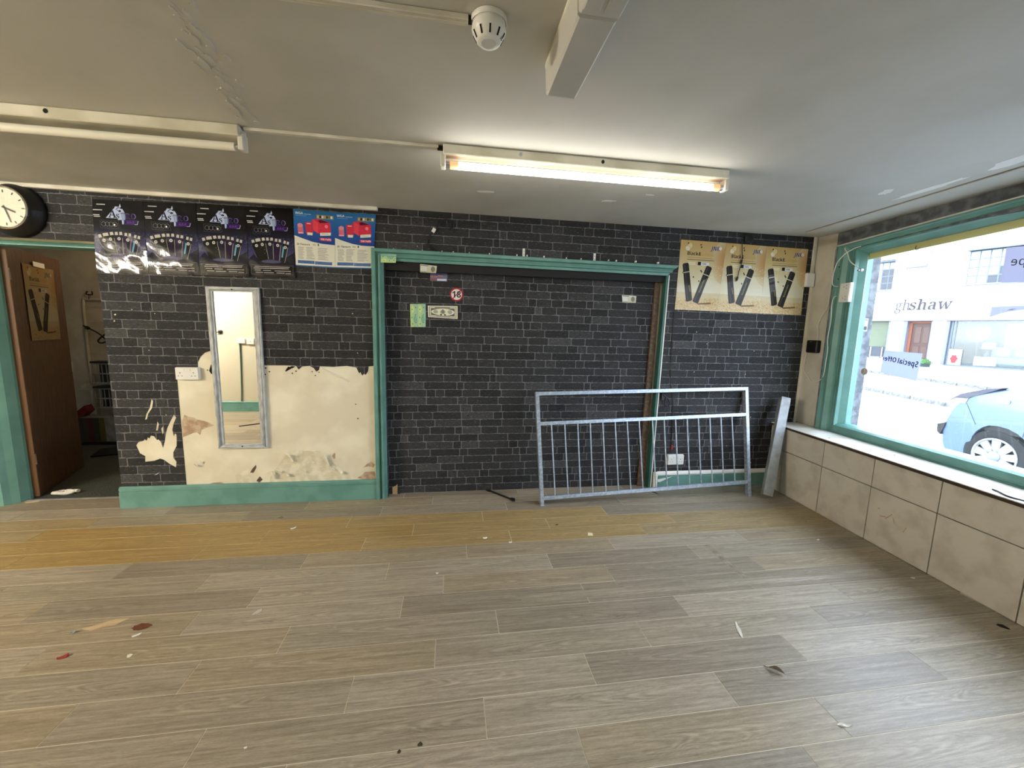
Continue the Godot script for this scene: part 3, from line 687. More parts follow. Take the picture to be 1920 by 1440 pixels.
	for k in [[-1.725, 1.004, 5], [-1.34, 1.023, 7], [-1.316, 0.996, 6], [-1.346, 0.976, 7], [-1.184, 1.029, 8], [-1.16, 0.986, 6], [-1.134, 1.002, 6], [-1.023, 0.999, 5], [-1.002, 0.971, 5], [-0.975, 0.995, 5], [-0.721, 0.753, 5], [-0.708, 0.642, 6]]:
		prism(st, ring(k[2] * 0.0009, k[2] * 0.0008, 8, Vector2(k[0], k[1])), ZB - 0.002, ZB - 0.0011)
	prism(st, V2([-1.21, 1.0, -1.195, 1.025, -1.16, 1.04, -1.135, 1.035, -1.17, 1.018, -1.2, 1.0]), ZB - 0.002, ZB - 0.0011)
	prism(st, V2([-1.715, 1.0, -1.7, 1.045, -1.69, 1.03, -1.698, 0.975, -1.706, 0.98]), ZB - 0.002, ZB - 0.0011)
	part("screw_holes", st, M.hole, wb)
	# the rest of the shell
	st = S(); box(st, Vector3(-5.75, 0, -3.13), Vector3(-5.6, CEIL, 0.5)); struct("wall_left", st, M.cream, "plain cream side wall")
	st = S(); box(st, Vector3(-5.6, 0, 0.345), Vector3(2.9, CEIL, 0.5)); struct("wall_front", st, M.cream_far, "cream wall behind the viewer, seen in the mirror")
	# skirting boards
	var prof := [Vector2(0, 0), Vector2(0, 0.022), Vector2(0.118, 0.02), Vector2(0.121, 0.015), Vector2(0.126, 0.015), Vector2(0.128, 0.02), Vector2(0.146, 0.018), Vector2(0.156, 0.008), Vector2(0.156, 0)]
	st = S(); mould(st, prof, Vector3(-2.352, 0.001, ZB), Vector3.RIGHT, 1.774, Vector3.UP, Vector3(0, 0, 1)); struct("baseboard_back", st, M.green, "green skirting board under the torn wallpaper")
	st = S(); mould(st, [Vector2(0, 0), Vector2(0, 0.018), Vector2(0.106, 0.018), Vector2(0.108, 0.012), Vector2(0.114, 0.012), Vector2(0.114, 0)], Vector3(1.775, 0.001, ZB), Vector3.RIGHT, 1.05, Vector3.UP, Vector3(0, 0, 1))
	var br := struct("baseboard_right", st, M.green, "green skirting with chipped white top edge behind the metal gate")
	st = S(); mould(st, [Vector2(0.115, 0), Vector2(0.115, 0.014), Vector2(0.122, 0.018), Vector2(0.134, 0.016), Vector2(0.15, 0.004), Vector2(0.15, 0)], Vector3(1.775, 0.001, ZB), Vector3.RIGHT, 1.05, Vector3.UP, Vector3(0, 0, 1)); part("top_edge", st, M.white, br)
	st = S(); prism(st, V2([1.776, 0.085, 1.92, 0.11, 1.88, 0.095, 1.8, 0.06, 1.776, 0.062]), 0.0, 0.0008, Transform3D(Basis.IDENTITY, Vector3(0, 0, ZB + 0.018))); part("chipped_paint", st, M.white, br)
	st = S(); box(st, Vector3(1.738, 0.001, ZB), Vector3(1.774, 0.148, ZB + 0.022), 0.004); part("end_block", st, M.pale, br)
	st = S(); mould(st, prof, Vector3(2.6, 0.001, 0.345), Vector3.LEFT, 8.2, Vector3.UP, Vector3(0, 0, -1)); struct("baseboard_front", st, M.green, "green skirting board seen in the mirror")

func scaled_uv(st: SurfaceTool) -> ArrayMesh:
	st.generate_normals(); var a := st.commit_to_arrays(); var uv: PackedVector2Array = a[Mesh.ARRAY_TEX_UV]
	for i in uv.size(): uv[i] = Vector2(uv[i].x / 1.06, uv[i].y / 1.04)
	a[Mesh.ARRAY_TEX_UV] = uv
	var m := ArrayMesh.new(); m.add_surface_from_arrays(Mesh.PRIMITIVE_TRIANGLES, a); return m

func alcove():
	# green moulded surround of a shallow recess that is papered like the wall
	var prof := [Vector2(0, 0), Vector2(0, 0.026), Vector2(0.005, 0.032), Vector2(0.025, 0.032), Vector2(0.029, 0.02), Vector2(0.032, 0.01), Vector2(0.044, 0.012), Vector2(0.047, 0.027), Vector2(0.052, 0.031), Vector2(0.06, 0.028), Vector2(0.064, 0.008), Vector2(0.083, 0.006), Vector2(0.083, 0)]
	var st := S()
	mould(st, prof, Vector3(-0.58, 0, ZB), Vector3.UP, 1.905, Vector3.RIGHT, Vector3(0, 0, 1), 0.0, -1.0)
	var tr := struct("trim_1", st, M.green, "green moulded surround of the papered alcove")
	st = S(); mould(st, prof, Vector3(-0.58, 1.905, ZB), Vector3(1, -0.005, 0).normalized(), 2.395, Vector3.DOWN, Vector3(0, 0, 1), 1.0, -1.0); part("head_moulding", st, M.green, tr)
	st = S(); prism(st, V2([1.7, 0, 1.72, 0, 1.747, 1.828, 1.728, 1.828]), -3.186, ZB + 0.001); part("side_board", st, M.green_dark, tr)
	st = S(); prism(st, V2([1.72, 0, 1.728, 0, 1.754, 1.815, 1.747, 1.815]), -3.14, ZB + 0.003); part("plaster_edge", st, M.white, tr)
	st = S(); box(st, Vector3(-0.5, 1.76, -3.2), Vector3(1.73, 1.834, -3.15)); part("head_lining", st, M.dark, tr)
	st = S(); prism(st, V2([1.632, 0, 1.69, 0, 1.712, 1.762, 1.669, 1.762]), -3.206, -3.185); part("side_strip", st, M.wood, tr)
	st = S(); box(st, Vector3(-0.497, 0.0, -3.206), Vector3(-0.412, 1.76, -3.196), 0.001); box(st, Vector3(-0.4995, 0.0, -3.206), Vector3(-0.4965, 1.83, ZB + 0.001)); part("papered_strip", scaled_uv(st), M.paper, tr)
	st = S(); prism(st, V2([-0.47, 0, -0.432, 0, -0.43, 0.085, -0.445, 0.07, -0.47, 0.06]), -3.197, -3.194); part("bare_wood", st, M.wood_raw, tr)
	st = S(); prism(st, V2([-0.412, 0.002, 1.66, 0.002, 1.69, 1.765, -0.412, 1.765]), -3.206, -3.2045); part("wallpaper", scaled_uv(st), M.paper, tr)
	st = S(); box(st, Vector3(-0.36, 1.822, -3.15), Vector3(-0.235, 1.834, -3.138), 0.003); part("torn_edge", st, M.white_old, tr)
	st = S()
	for i in 16:
		var x := lerpf(-0.55, 1.6, i / 15.0) + rng.randf_range(-0.05, 0.05)
		box(st, Vector3(x, 1.9, ZB), Vector3(x + rng.randf_range(0.004, 0.012), 1.909 + rng.randf_range(0, 0.006), ZB + 0.018))
	part("paint_chips", st, M.white, tr)

func back_room():
	var st := S()
	var prof := [Vector2(0, 0), Vector2(0, 0.03), Vector2(0.02, 0.034), Vector2(0.03, 0.02), Vector2(0.045, 0.02), Vector2(0.055, 0.03), Vector2(0.1, 0.03), Vector2(0.12, 0.0), Vector2(0.15, -0.03), Vector2(0.17, -0.08), Vector2(0.17, -0.1), Vector2(0, -0.1)]
	mould(st, prof, Vector3(-3.27, 0.0, -3.255), Vector3.UP, 1.86, Vector3.RIGHT, Vector3(0, 0, 1))
	var dr := struct("door_1", st, M.green, "green door frame round an open brown door to the back room")
	st = S(); mould(st, [Vector2(0, 0), Vector2(0, 0.03), Vector2(0.016, 0.033), Vector2(0.02, 0.022), Vector2(0.03, 0.03), Vector2(0.036, 0.03), Vector2(0.04, 0.012), Vector2(0.04, -0.09), Vector2(0, -0.09)], Vector3(-3.27, 1.86, -3.255), Vector3.RIGHT, 0.926, Vector3.DOWN, Vector3(0, 0, 1)); part("head", st, M.green, dr)
	st = S(); box(st, Vector3(-2.39, 0, -3.33), Vector3(-2.344, 1.86, -3.23), 0.004); part("jamb", st, M.green, dr)
	# the leaf, swung into the back room
	var e := Vector3(-0.255, 0, -0.689).normalized(); var dx := Transform3D(Basis(e, Vector3.UP, e.cross(Vector3.UP)), Vector3(-3.08, 0.006, -3.385))
	st = S(); box(st, Vector3(0, 0, -0.036), Vector3(0.735, 1.83, 0), 0.002, dx); part("leaf", st, M.door, dr)
	st = S(); box(st, Vector3(-0.012, 0, -0.036), Vector3(-0.0005, 1.83, 0.001), 0.002, dx); part("hinge_edge", st, M.door_edge, dr)
	st = S(); box(st, Vector3(0.7355, 0.87, -0.03), Vector3(0.7375, 0.96, 0.004), 0.0005, dx); var la := part("latch_plate", st, M.plastic, dr)
	st = S(); tube(st, [dx * Vector3(0.73, 0.91, -0.015), dx * Vector3(0.765, 0.91, -0.015)], 0.008, 8); part("latch_bolt", st, M.steel, la)
	st = S()
	for y in [0.25, 1.6]: tube(st, [dx * Vector3(-0.008, y, 0.004), dx * Vector3(-0.008, y + 0.08, 0.004)], 0.006, 8)
	part("hinge", st, M.wood, dr)
	st = S(); box(st, Vector3(-3.3, -0.001, -3.332), Vector3(-2.344, 0.003, -3.31), 0.001); part("threshold", st, M.zinc_dull, dr)
	# back-room shell
	st = S(); box(st, Vector3(-6.0, -0.25, -5.25), Vector3(-1.9, -0.001, -3.331)); struct("floor_back_room", st, M.carpet, "dark grey carpet in the back room")
	st = S(); box(st, Vector3(-6.0, 0, -5.25), Vector3(-1.9, 2.3, -5.05)); struct("wall_back_room", st, M.pillar, "pale wall at the far end of the back room")
	st = S(); box(st, Vector3(-6.0, 0, -5.05), Vector3(-5.8, 2.3, -3.33)); struct("wall_back_room_left", st, M.pillar)
	st = S(); box(st, Vector3(-2.1, 0, -5.05), Vector3(-1.9, 2.3, -3.33)); struct("wall_back_room_right", st, M.pillar)
	st = S(); box(st, Vector3(-6.0, 2.25, -5.25), Vector3(-1.9, 2.4, -3.33)); struct("ceiling_back_room", st, M.ceil)
	var lamp := thing("ceiling_light", "small round ceiling light in the back room", "lamp", Transform3D(Basis.IDENTITY, Vector3(-2.9, 2.25, -4.2)))
	st = S(); lathe(st, [Vector2(0, -0.05), Vector2(0.07, -0.04), Vector2(0.1, -0.01), Vector2(0.1, 0)]); part("diffuser", st, M.tube_on, lamp)
	var ol := OmniLight3D.new(); ol.name = "lamp_glow"; ol.position = Vector3(-2.9, 2.14, -4.2); ol.light_energy = 0.12; ol.light_color = Color(1.0, 0.86, 0.68); ol.light_size = 0.06; ol.omni_range = 12; ol.omni_attenuation = 2; ol.shadow_enabled = true; add_child(ol)
	# poster and name plate on the door
	st = S(); sheet(st, Vector2(0.152, 1.735), Vector2(0.6, 1.735), Vector2(0.59, 1.165), Vector2(0.15, 1.165), 0.002, dx, 6, 8, 0.003, 4)
	var fp := gold_poster(); fp.albedo_color = rgb(168, 164, 160); solo("poster", st, fp, "faded cream poster with two dark tubes, stuck on the brown door", "poster")
	st = S(); sheet(st, Vector2(0.285, 1.765), Vector2(0.45, 1.765), Vector2(0.45, 1.728), Vector2(0.285, 1.728), 0.012, dx); solo("door_label", st, M.plastic, "small white paper label above the poster on the brown door", "label")
	# wire rack, crates, box and clutter
	var rk := thing("wire_rack", "beige tubular display rack against the back-room wall", "rack", Transform3D(Basis.IDENTITY, Vector3(-3.7, 0, -5.03)))
	st = S(); tube(st, spline([Vector3(-0.25, 0, 0), Vector3(-0.245, 0.8, 0), Vector3(-0.235, 1.5, 0), Vector3(-0.2, 1.553, 0), Vector3(0.0, 1.552, 0), Vector3(0.6, 1.552, 0), Vector3(0.64, 1.5, 0), Vector3(0.64, 0.8, 0), Vector3(0.64, 0, 0)], 4), 0.013, 8); part("frame", st, M.pillar, rk)
	for y in [1.486, 1.321, 1.23, 1.068, 0.981, 0.82, 0.65]:
		st = S(); tube(st, [Vector3(-0.24, y, 0), Vector3(0.64, y, 0)], 0.0035, 6); part("rung", st, M.pillar, rk)
	st = S(); tube(st, spline([Vector3(-3.878, 1.64, -5.02), Vector3(-3.87, 1.61, -4.99), Vector3(-3.81, 1.605, -4.985), Vector3(-3.815, 1.64, -4.99)], 4), 0.006, 6); tube(st, [Vector3(-3.843, 1.608, -4.986), Vector3(-3.843, 1.555, -4.98)], 0.003, 6)
	solo("hook", st, M.dark, "dark double hook on top of the beige rack in the back room", "hook")
	st = S(); tube(st, spline([Vector3(-3.935, 1.275, -4.995), Vector3(-3.903, 1.254, -5.0), Vector3(-3.81, 1.195, -5.005), Vector3(-3.747, 1.134, -5.005), Vector3(-3.66, 1.08, -5.005)]), 0.007, 6); tube(st, spline([Vector3(-3.6, 1.13, -5.0), Vector3(-3.7, 1.115, -4.995), Vector3(-3.786, 1.088, -4.995), Vector3(-3.808, 1.121, -4.995), Vector3(-3.726, 1.197, -4.995), Vector3(-3.7, 1.245, -4.995), Vector3(-3.6, 1.262, -4.995)]), 0.008, 6)
	tube(st, [Vector3(-3.912, 1.258, -4.997), Vector3(-3.888, 1.244, -5.0)], 0.017, 8)
	solo("strap", st, M.black, "black looped strap hanging on the beige rack", "strap")
	for i in 2:
		var cr := thing("wire_basket", ["upper black slatted basket stacked beside the rack in the back room", "lower black slatted basket standing under another beside the rack"][i], "basket", Transform3D(Basis.IDENTITY, Vector3(-3.62, 0.66 - i * 0.27, -4.88)), "black baskets in the back room")
		st = S(); box(st, Vector3(-0.19, 0, -0.1), Vector3(0.19, 0.235, -0.09)); box(st, Vector3(-0.19, 0.22, -0.1), Vector3(0.19, 0.24, 0.02)); part("back", st, M.black, cr)
		for j in 9:
			st = S(); box(st, Vector3(-0.185 + j * 0.043, 0.01, 0.0), Vector3(-0.178 + j * 0.043, 0.21, 0.006)); part("slat", st, M.zinc_dull, cr)
		for y in [0.0, 0.1, 0.205]:
			st = S(); box(st, Vector3(-0.19, y, 0.0), Vector3(0.19, y + 0.012, 0.012)); part("rail", st, M.zinc_dull, cr)
	var bx := thing("carton", "large printed carton with a striped dark front on the back-room floor", "box", Transform3D(Basis.IDENTITY, Vector3(-3.75, 0, -4.9)))
	st = S(); box(st, Vector3(-0.22, 0.03, -0.05), Vector3(0.2, 0.3, 0.08), 0.004); part("body", st, M.zinc_dull, bx)
	var cols := [rgb(44, 46, 30), rgb(60, 48, 30), rgb(76, 26, 24), rgb(40, 54, 36), rgb(92, 84, 28)]
	for i in 5:
		st = S(); box(st, Vector3(-0.215 + i * 0.052, 0.035, 0.0805), Vector3(-0.163 + i * 0.052, 0.295, 0.082)); part("printed_panel", st, mat(cols[i], 0.6), bx)
	st = S(); box(st, Vector3(-0.22, 0.0, -0.05), Vector3(0.2, 0.03, 0.1)); part("base", st, M.black, bx)
	st = S(); prism(st, V2([-0.08, 0.3, 0.0, 0.31, 0.06, 0.37, 0.03, 0.43, -0.03, 0.38, -0.1, 0.33]), -0.03, 0.06, Transform3D(Basis.IDENTITY, Vector3(-3.9, 0.001, -4.87))); solo("red_cloth", st, mat(rgb(104, 22, 28), 0.8), "crumpled red cloth lying on the carton in the back room", "cloth")
	st = S(); prism(st, V2([-3.6, -4.62, -3.3, -4.8, -3.1, -4.75, -3.2, -4.45, -3.5, -4.35]), 0.0, 0.012, Transform3D(Basis(Vector3.RIGHT, Vector3(0, 0, 1), Vector3.UP), Vector3(0, 0.002, 0))); solo("floor_mat", st, M.black, "black mat lying on the carpet in front of the carton", "mat")
	st = S()
	for i in 5: box(st, Vector3(-3.98 + i * 0.03, 0.6, -4.99 + 0.01 * (i % 3)), Vector3(-3.95 + i * 0.03, 0.63 + 0.02 * (i % 2), -4.93), 0.004)
	box(st, Vector3(-3.99, 0.585, -5.0), Vector3(-3.825, 0.6, -4.91), 0.002); box(st, Vector3(-3.92, 0.001, -4.985), Vector3(-3.89, 0.585, -4.96), 0.003)
	solo("acrylic_stand", st, M.clear, "clear plastic stand with small goods behind the carton in the back room", "stand")

# ---------------------------------------------------------------- the shop window
func window_wall():
	var st := S()
	box(st, Vector3(-0.45, -0.25, -0.45), Vector3(3.55, 0.562, -0.012), 0, RW)
	box(st, Vector3(-0.45, 0.562, -0.45), Vector3(0.0, CEIL, -0.25), 0, RW)
	box(st, Vector3(3.05, 0.562, -0.45), Vector3(3.55, CEIL, -0.25), 0, RW)
	box(st, Vector3(-0.45, 2.04, -0.43), Vector3(3.55, CEIL + 0.3, -0.252), 0, RW)
	var wr := struct("wall_right", st, M.grout, "window wall with large beige tiles below the sill")
	st = S(); box(st, Vector3(-0.45, 0.585, -0.26), Vector3(-0.036, CEIL, -0.249), 0, RW); part("pillar_plaster", st, M.pillar, wr)
	st = S(); box(st, Vector3(-0.036, 0.585, -0.26), Vector3(0.012, 2.07, -0.2485), 0, RW); box(st, Vector3(-0.036, 2.04, -0.26), Vector3(3.2, CEIL, -0.2485), 0, RW); part("grey_paper", st, M.papergrey, wr)
	for i in 9:
		for j in 2:
			var x0 := -0.2 if i == 0 else -0.0285 + (i - 1) * 0.3935; var x1 := -0.034 if i == 0 else x0 + 0.388
			st = S(); box(st, Vector3(x0, 0.002 if j == 0 else 0.3715, -0.012), Vector3(x1, 0.3665 if j == 0 else 0.562, rng.randf_range(-0.001, 0.0006)), 0.0015, RW)
			part("tile", st, M.tile, wr)
	for k in [[0.86, 0.21, 0.02, 0.3], [0.895, 0.225, 0.03, 0.9], [0.93, 0.215, 0.02, 2.0], [1.0, 0.19, 0.02, 1.2], [0.83, 0.25, 0.008, 0.3]]:
		st = S(); box(st, Vector3(-k[2], -0.003, 0), Vector3(k[2], 0.003, 0.0004), 0, RW * Transform3D(Basis(Vector3.BACK, k[3]), Vector3(k[0], k[1], 0.0008))); part("scuff", st, M.brown, wr)
	st = S(); box(st, Vector3(-0.21, 0.5625, -0.27), Vector3(3.3, 0.583, 0.006), 0.002, RW)
	var sl := struct("trim_2", st, M.sill, "pale stone window sill above the beige tiles")
	st = S(); box(st, Vector3(-0.21, 0.561, 0.0065), Vector3(3.3, 0.5785, 0.0085), 0.0005, RW); part("edge_strip", st, M.grout, sl)
	# frame, glass
	var jamb := [Vector2(0, -0.02), Vector2(0, 0.022), Vector2(0.006, 0.03), Vector2(0.012, 0.018), Vector2(0.022, 0.014), Vector2(0.06, 0.026), Vector2(0.09, 0.008), Vector2(0.1, -0.012), Vector2(0.112, -0.016), Vector2(0.114, -0.002), Vector2(0.124, -0.002), Vector2(0.128, -0.014), Vector2(0.134, -0.002), Vector2(0.142, -0.004), Vector2(0.146, -0.03), Vector2(0.168, -0.075), Vector2(0.17, -0.12), Vector2(0, -0.12)]
	st = S(); mould(st, jamb, RW * Vector3(0.004, 0.584, -0.25), Vector3.UP, 1.475, DV, -NV)
	var w := struct("window_1", st, M.green, "large green framed shop window")
	st = S(); mould(st, jamb, RW * Vector3(3.12, 0.584, -0.25), Vector3.UP, 1.6, -DV, -NV); part("jamb", st, M.green, w)
	var up := (DV + Vector3(0, 0.03, 0)).normalized()
	st = S(); mould(st, [Vector2(-0.002, -0.02), Vector2(-0.002, 0.03), Vector2(0.008, 0.032), Vector2(0.012, 0.02), Vector2(0.03, 0.012), Vector2(0.034, -0.006), Vector2(0.04, 0.0), Vector2(0.05, -0.002), Vector2(0.054, -0.03), Vector2(0.08, -0.07), Vector2(0.082, -0.12), Vector2(-0.002, -0.12)], RW * Vector3(0.0, 2.062, -0.25), up, 3.12, Vector3.DOWN, -NV); part("head", st, M.green, w)
	st = S(); mould(st, [Vector2(0, -0.02), Vector2(0, 0.005), Vector2(0.006, 0.007), Vector2(0.01, -0.004), Vector2(0.026, -0.006), Vector2(0.06, -0.008), Vector2(0.07, -0.03), Vector2(0.076, -0.07), Vector2(0.078, -0.12), Vector2(0, -0.12)], RW * Vector3(0.1, 0.5835, -0.25), DV, 3.0, Vector3.UP, -NV); part("bottom_rail", st, M.green, w)
	st = S(); mould(st, [Vector2(0, -0.02), Vector2(0, 0.03), Vector2(0.006, 0.034), Vector2(0.01, 0.028), Vector2(0.012, -0.02)], RW * Vector3(0.0, 2.066, -0.25), up, 3.12, Vector3.UP, -NV); part("flaking_top_edge", st, M.white_old, w)
	st = S(); box(st, Vector3(0.15, 0.65, -0.3325), Vector3(2.97, 2.16, -0.3285), 0, RW); part("pane", st, M.glass, w)
	st = S(); prism(st, V2([0.168, 1.942, 3.0, 2.025, 3.0, 2.13, 0.168, 2.04]), -0.342, -0.336, RW); part("yellow_strip", st, M.yellow, w)
	st = S()
	for k in [[0.2, 0.72, 0.36], [0.24, 0.8, 0.3], [0.19, 0.9, 0.32], [0.28, 0.77, 0.4]]:
		for i in 8:
			var a := rng.randf() * TAU; var c := Vector2(k[0] + rng.randfn(0, 0.02), k[1] + rng.randfn(0, 0.03))
			prism(st, ring(rng.randf_range(0.001, 0.004), rng.randf_range(0.0006, 0.0016), 6, c), -0.3284, -0.3282, RW)
	for i in 26: prism(st, ring(rng.randf_range(0.001, 0.003), 0.001, 6, Vector2(rng.randf_range(0.2, 1.4), rng.randf_range(0.66, 0.9))), -0.3284, -0.3282, RW)
	part("paint_specks", st, M.white_old, w)
	st = S()
	for y in [1.215, 1.02]: box(st, Vector3(0.165, y, -0.3284), Vector3(0.24, y + 0.0012, -0.3282), 0, RW)
	tube(st, [RW * Vector3(0.17, 0.655, -0.328), RW * Vector3(0.172, 1.97, -0.328)], 0.002, 6)
	part("sealant", st, M.white, w)
	st = S(); box(st, Vector3(-0.5, -0.3, -0.445), Vector3(0.166, 2.3, -0.345), 0.004, RW); part("outer_reveal", st, M.papergrey, w)
	st = S(); tube(st, spline([RW * Vector3(0.52, 1.975, -0.32), RW * Vector3(0.522, 1.955, -0.315), RW * Vector3(0.535, 1.945, -0.312), RW * Vector3(0.545, 1.955, -0.315)], 4), 0.002, 6); solo("cup_hook", st, M.black, "tiny black cup hook under the green window head", "hook")
	# things on the glass
	var im := canvas(512, 362, rgb(214, 218, 236))
	text(im, "Special", 486, 186, 74, rgb(30, 30, 36), "Droid Sans", 700, true, 0.8, 0.0, 0.05); text(im, "Offer", 192, 168, 72, rgb(30, 30, 36), "Droid Sans", 700, true, 0.84, 0.0, 0.03)
	var pm := print_mat(im, 0.8); pm.backlight_enabled = true; pm.backlight = Color(0.62, 0.66, 0.8)
	st = S(); sheet(st, Vector2(0.405, 1.262), Vector2(0.659, 1.255), Vector2(0.651, 1.068), Vector2(0.396, 1.101), -0.3275, RW, 4, 3, 0.0008, 3); solo("paper_sign", st, pm, "grey paper taped to the window, reversed handwriting reads Special Offer", "sign")
	im = canvas(512, 362, rgb(206, 208, 222)); text(im, "Vape", 330, 190, 84, rgb(40, 40, 48), "Droid Sans", 400, true, 1.05)
	st = S(); sheet(st, Vector2(1.003, 1.868), Vector2(1.26, 1.842), Vector2(1.255, 1.655), Vector2(1.006, 1.676), -0.3275, RW, 4, 3, 0.0008, 5); var pm2 := print_mat(im, 0.8); pm2.backlight_enabled = true; pm2.backlight = Color(0.5, 0.52, 0.6); solo("paper_sign", st, pm2, "grey paper high on the window at the frame's edge, reversed handwriting reads Vape", "sign")
	st = S(); prism(st, ring(0.026, 0.026, 32, Vector2(0.272, 1.094)), -0.3284, -0.3276, RW)
	var s18 := solo("round_sticker", st, mat(rgb(206, 196, 200), 0.7), "round reversed 18 sticker on the window glass beside the green jamb", "sticker")
	st = S(); glyphs(st, "18", 0.028, RW * Transform3D(Basis(Vector3(-1, 0, 0), Vector3(0, 1, 0), Vector3(0, 0, -1)), Vector3(0.29, 1.081, -0.3274))); part("numerals", st, M.brown, s18)
	st = S(); prism_ring(st, Vector2(0.272, 1.094), 0.026, 0.0225, -0.3276, -0.327, RW); part("rim", st, M.brown, s18)
	st = S(); box(st, Vector3(0.1665, 1.4, -0.405), Vector3(0.168, 1.5, -0.35), 0, RW)
	var ev := solo("warning_label", st, M.zinc_dull, "small grey and black warning label outside the window on the dark reveal", "label")
	st = S(); box(st, Vector3(0.168, 1.41, -0.4), Vector3(0.1686, 1.438, -0.355), 0, RW); part("black_panel", st, M.black, ev)
	st = S(); box(st, Vector3(0.168, 1.485, -0.4), Vector3(0.1686, 1.49, -0.355), 0, RW); part("line", st, M.black, ev)
	# sockets, boxes and leads round the window's left jamb
	socket(Transform3D(RW.basis * Basis(Vector3.BACK, PI / 2), RW * Vector3(0.122, 1.696, -0.222)), "white double socket fixed upright on the green window jamb")
	st = S(); box(st, Vector3(3.0, 1.772, ZB), Vector3(3.082, 1.888, ZB + 0.024), 0.004)
	var jb := solo("junction_box", st, M.plastic, "cream junction box at the back corner beside the tan poster", "box")
	st = S(); box(st, Vector3(3.008, 1.78, ZB + 0.024), Vector3(3.074, 1.88, ZB + 0.027), 0.002); part("cover", st, M.plastic, jb)
	st = S(); box(st, Vector3(3.045, 1.888, ZB), Vector3(3.068, CEIL, ZB + 0.014), 0.002); struct("trim_3", st, M.white_old, "cream conduit from ceiling to junction box")
	st = S(); box(st, Vector3(-0.175, 1.212, -0.248), Vector3(-0.062, 1.318, -0.205), 0.008, RW)
	var db := solo("adapter_box", st, M.black, "black square wireless box on the pale pillar", "box")
	st = S(); box(st, Vector3(-0.14, 1.302, -0.205), Vector3(-0.115, 1.305, -0.2045), 0, RW); part("mark", st, M.zinc_dull, db)
	var leads := [[[-0.09, 1.318, -0.228, -0.095, 1.39, -0.235, -0.11, 1.445, -0.238, -0.08, 1.53, -0.24, -0.04, 1.6, -0.24, -0.034, 1.79, -0.24, -0.04, 2.05, -0.24], "thin cream lead rising from the black box up the pillar", 0.0026],
		[[0.075, 1.672, -0.2, 0.05, 1.66, -0.2, 0.042, 1.6, -0.2, 0.04, 1.486, -0.21, 0.028, 1.336, -0.215, 0.041, 1.249, -0.215, 0.038, 1.14, -0.215, 0.03, 1.051, -0.22, -0.014, 0.992, -0.236, -0.092, 0.959, -0.24, -0.157, 1.007, -0.24, -0.209, 1.072, -0.24, -0.2, 1.19, -0.24, -0.185, 1.26, -0.243], "long white lead looping from the jamb socket down round the pillar", 0.0032],
		[[0.08, 1.745, -0.2, 0.045, 1.76, -0.185, 0.035, 1.822, -0.185, 0.054, 1.922, -0.185, 0.111, 1.982, -0.185, 0.169, 2.018, -0.205, 0.2, 2.03, -0.23], "white lead bowing from the jamb socket up to the window head", 0.0032],
		[[0.075, 2.04, -0.215, 0.119, 1.992, -0.205, 0.152, 1.927, -0.205, 0.2, 1.875, -0.23], "short white lead crossing the jamb below the window head", 0.0032]]
	for l in leads:
		var p := []
		for i in range(0, l[0].size(), 3): p.append(RW * Vector3(l[0][i], l[0][i + 1], l[0][i + 2]))
		st = S(); tube(st, spline(p), l[2], 6); solo("cable", st, M.cable, l[1], "cable")
	st = S(); lathe(st, [Vector2(0, 0), Vector2(0.012, 0), Vector2(0.013, 0.02), Vector2(0.007, 0.026), Vector2(0.007, 0.034), Vector2(0, 0.034)], RW * Transform3D(Basis(Vector3.RIGHT, PI / 2), Vector3(0.205, 1.855, -0.262)), 14); solo("aerial_plug", st, M.steel, "metal plug ending the short lead on the window jamb", "plug")
	st = S()
	for k in [[0.03, 1.905], [0.05, 1.87], [0.036, 1.81], [0.06, 1.81]]: prism(st, ring(0.004, 0.005, 8, Vector2(k[0], k[1])), -0.233, -0.2285, RW)
	part("screw_holes", st, M.hole, w)
	st = S(); tube(st, spline([RW * Vector3(1.325, 0.586, -0.06), RW * Vector3(1.36, 0.588, -0.045), RW * Vector3(1.42, 0.587, -0.02), RW * Vector3(1.5, 0.589, -0.03)]), 0.004, 6); solo("black_stick", st, M.black, "thin black strip lying on the window sill at the right", "strip")
	for k in [[0.33, -0.06], [0.62, -0.1], [0.75, -0.14]]:
		st = S(); prism(st, ring(0.008, 0.004, 7), 0, 0.003, RW * Transform3D(Basis(Vector3.RIGHT, Vector3(0, 0, 1), Vector3.UP), Vector3(k[0], 0.583, k[1]))); part("debris", st, M.brown, sl)

func prism_ring(st: SurfaceTool, c: Vector2, r1: float, r0: float, z0: float, z1: float, xf: Transform3D):
	for i in 32:
		var a := TAU * i / 32; var b := TAU * (i + 1) / 32
		var q := []
		for k in [[a, r1], [b, r1], [b, r0], [a, r0]]: q.append(Vector3(c.x + cos(k[0]) * k[1], c.y + sin(k[0]) * k[1], z1))
		quadn(st, xf * q[0], xf * q[1], xf * q[2], xf * q[3], xf.basis * Vector3(0, 0, 1))
		for e in [[0, 1, 1.0], [2, 3, -1.0]]:
			var o := Vector3(0, 0, z0 - z1); var m: Vector3 = (q[e[0]] + q[e[1]]) / 2.0 - Vector3(c.x, c.y, z1)
			quadn(st, xf * q[e[0]], xf * q[e[1]], xf * (q[e[1]] + o), xf * (q[e[0]] + o), xf.basis * (m * e[2]))

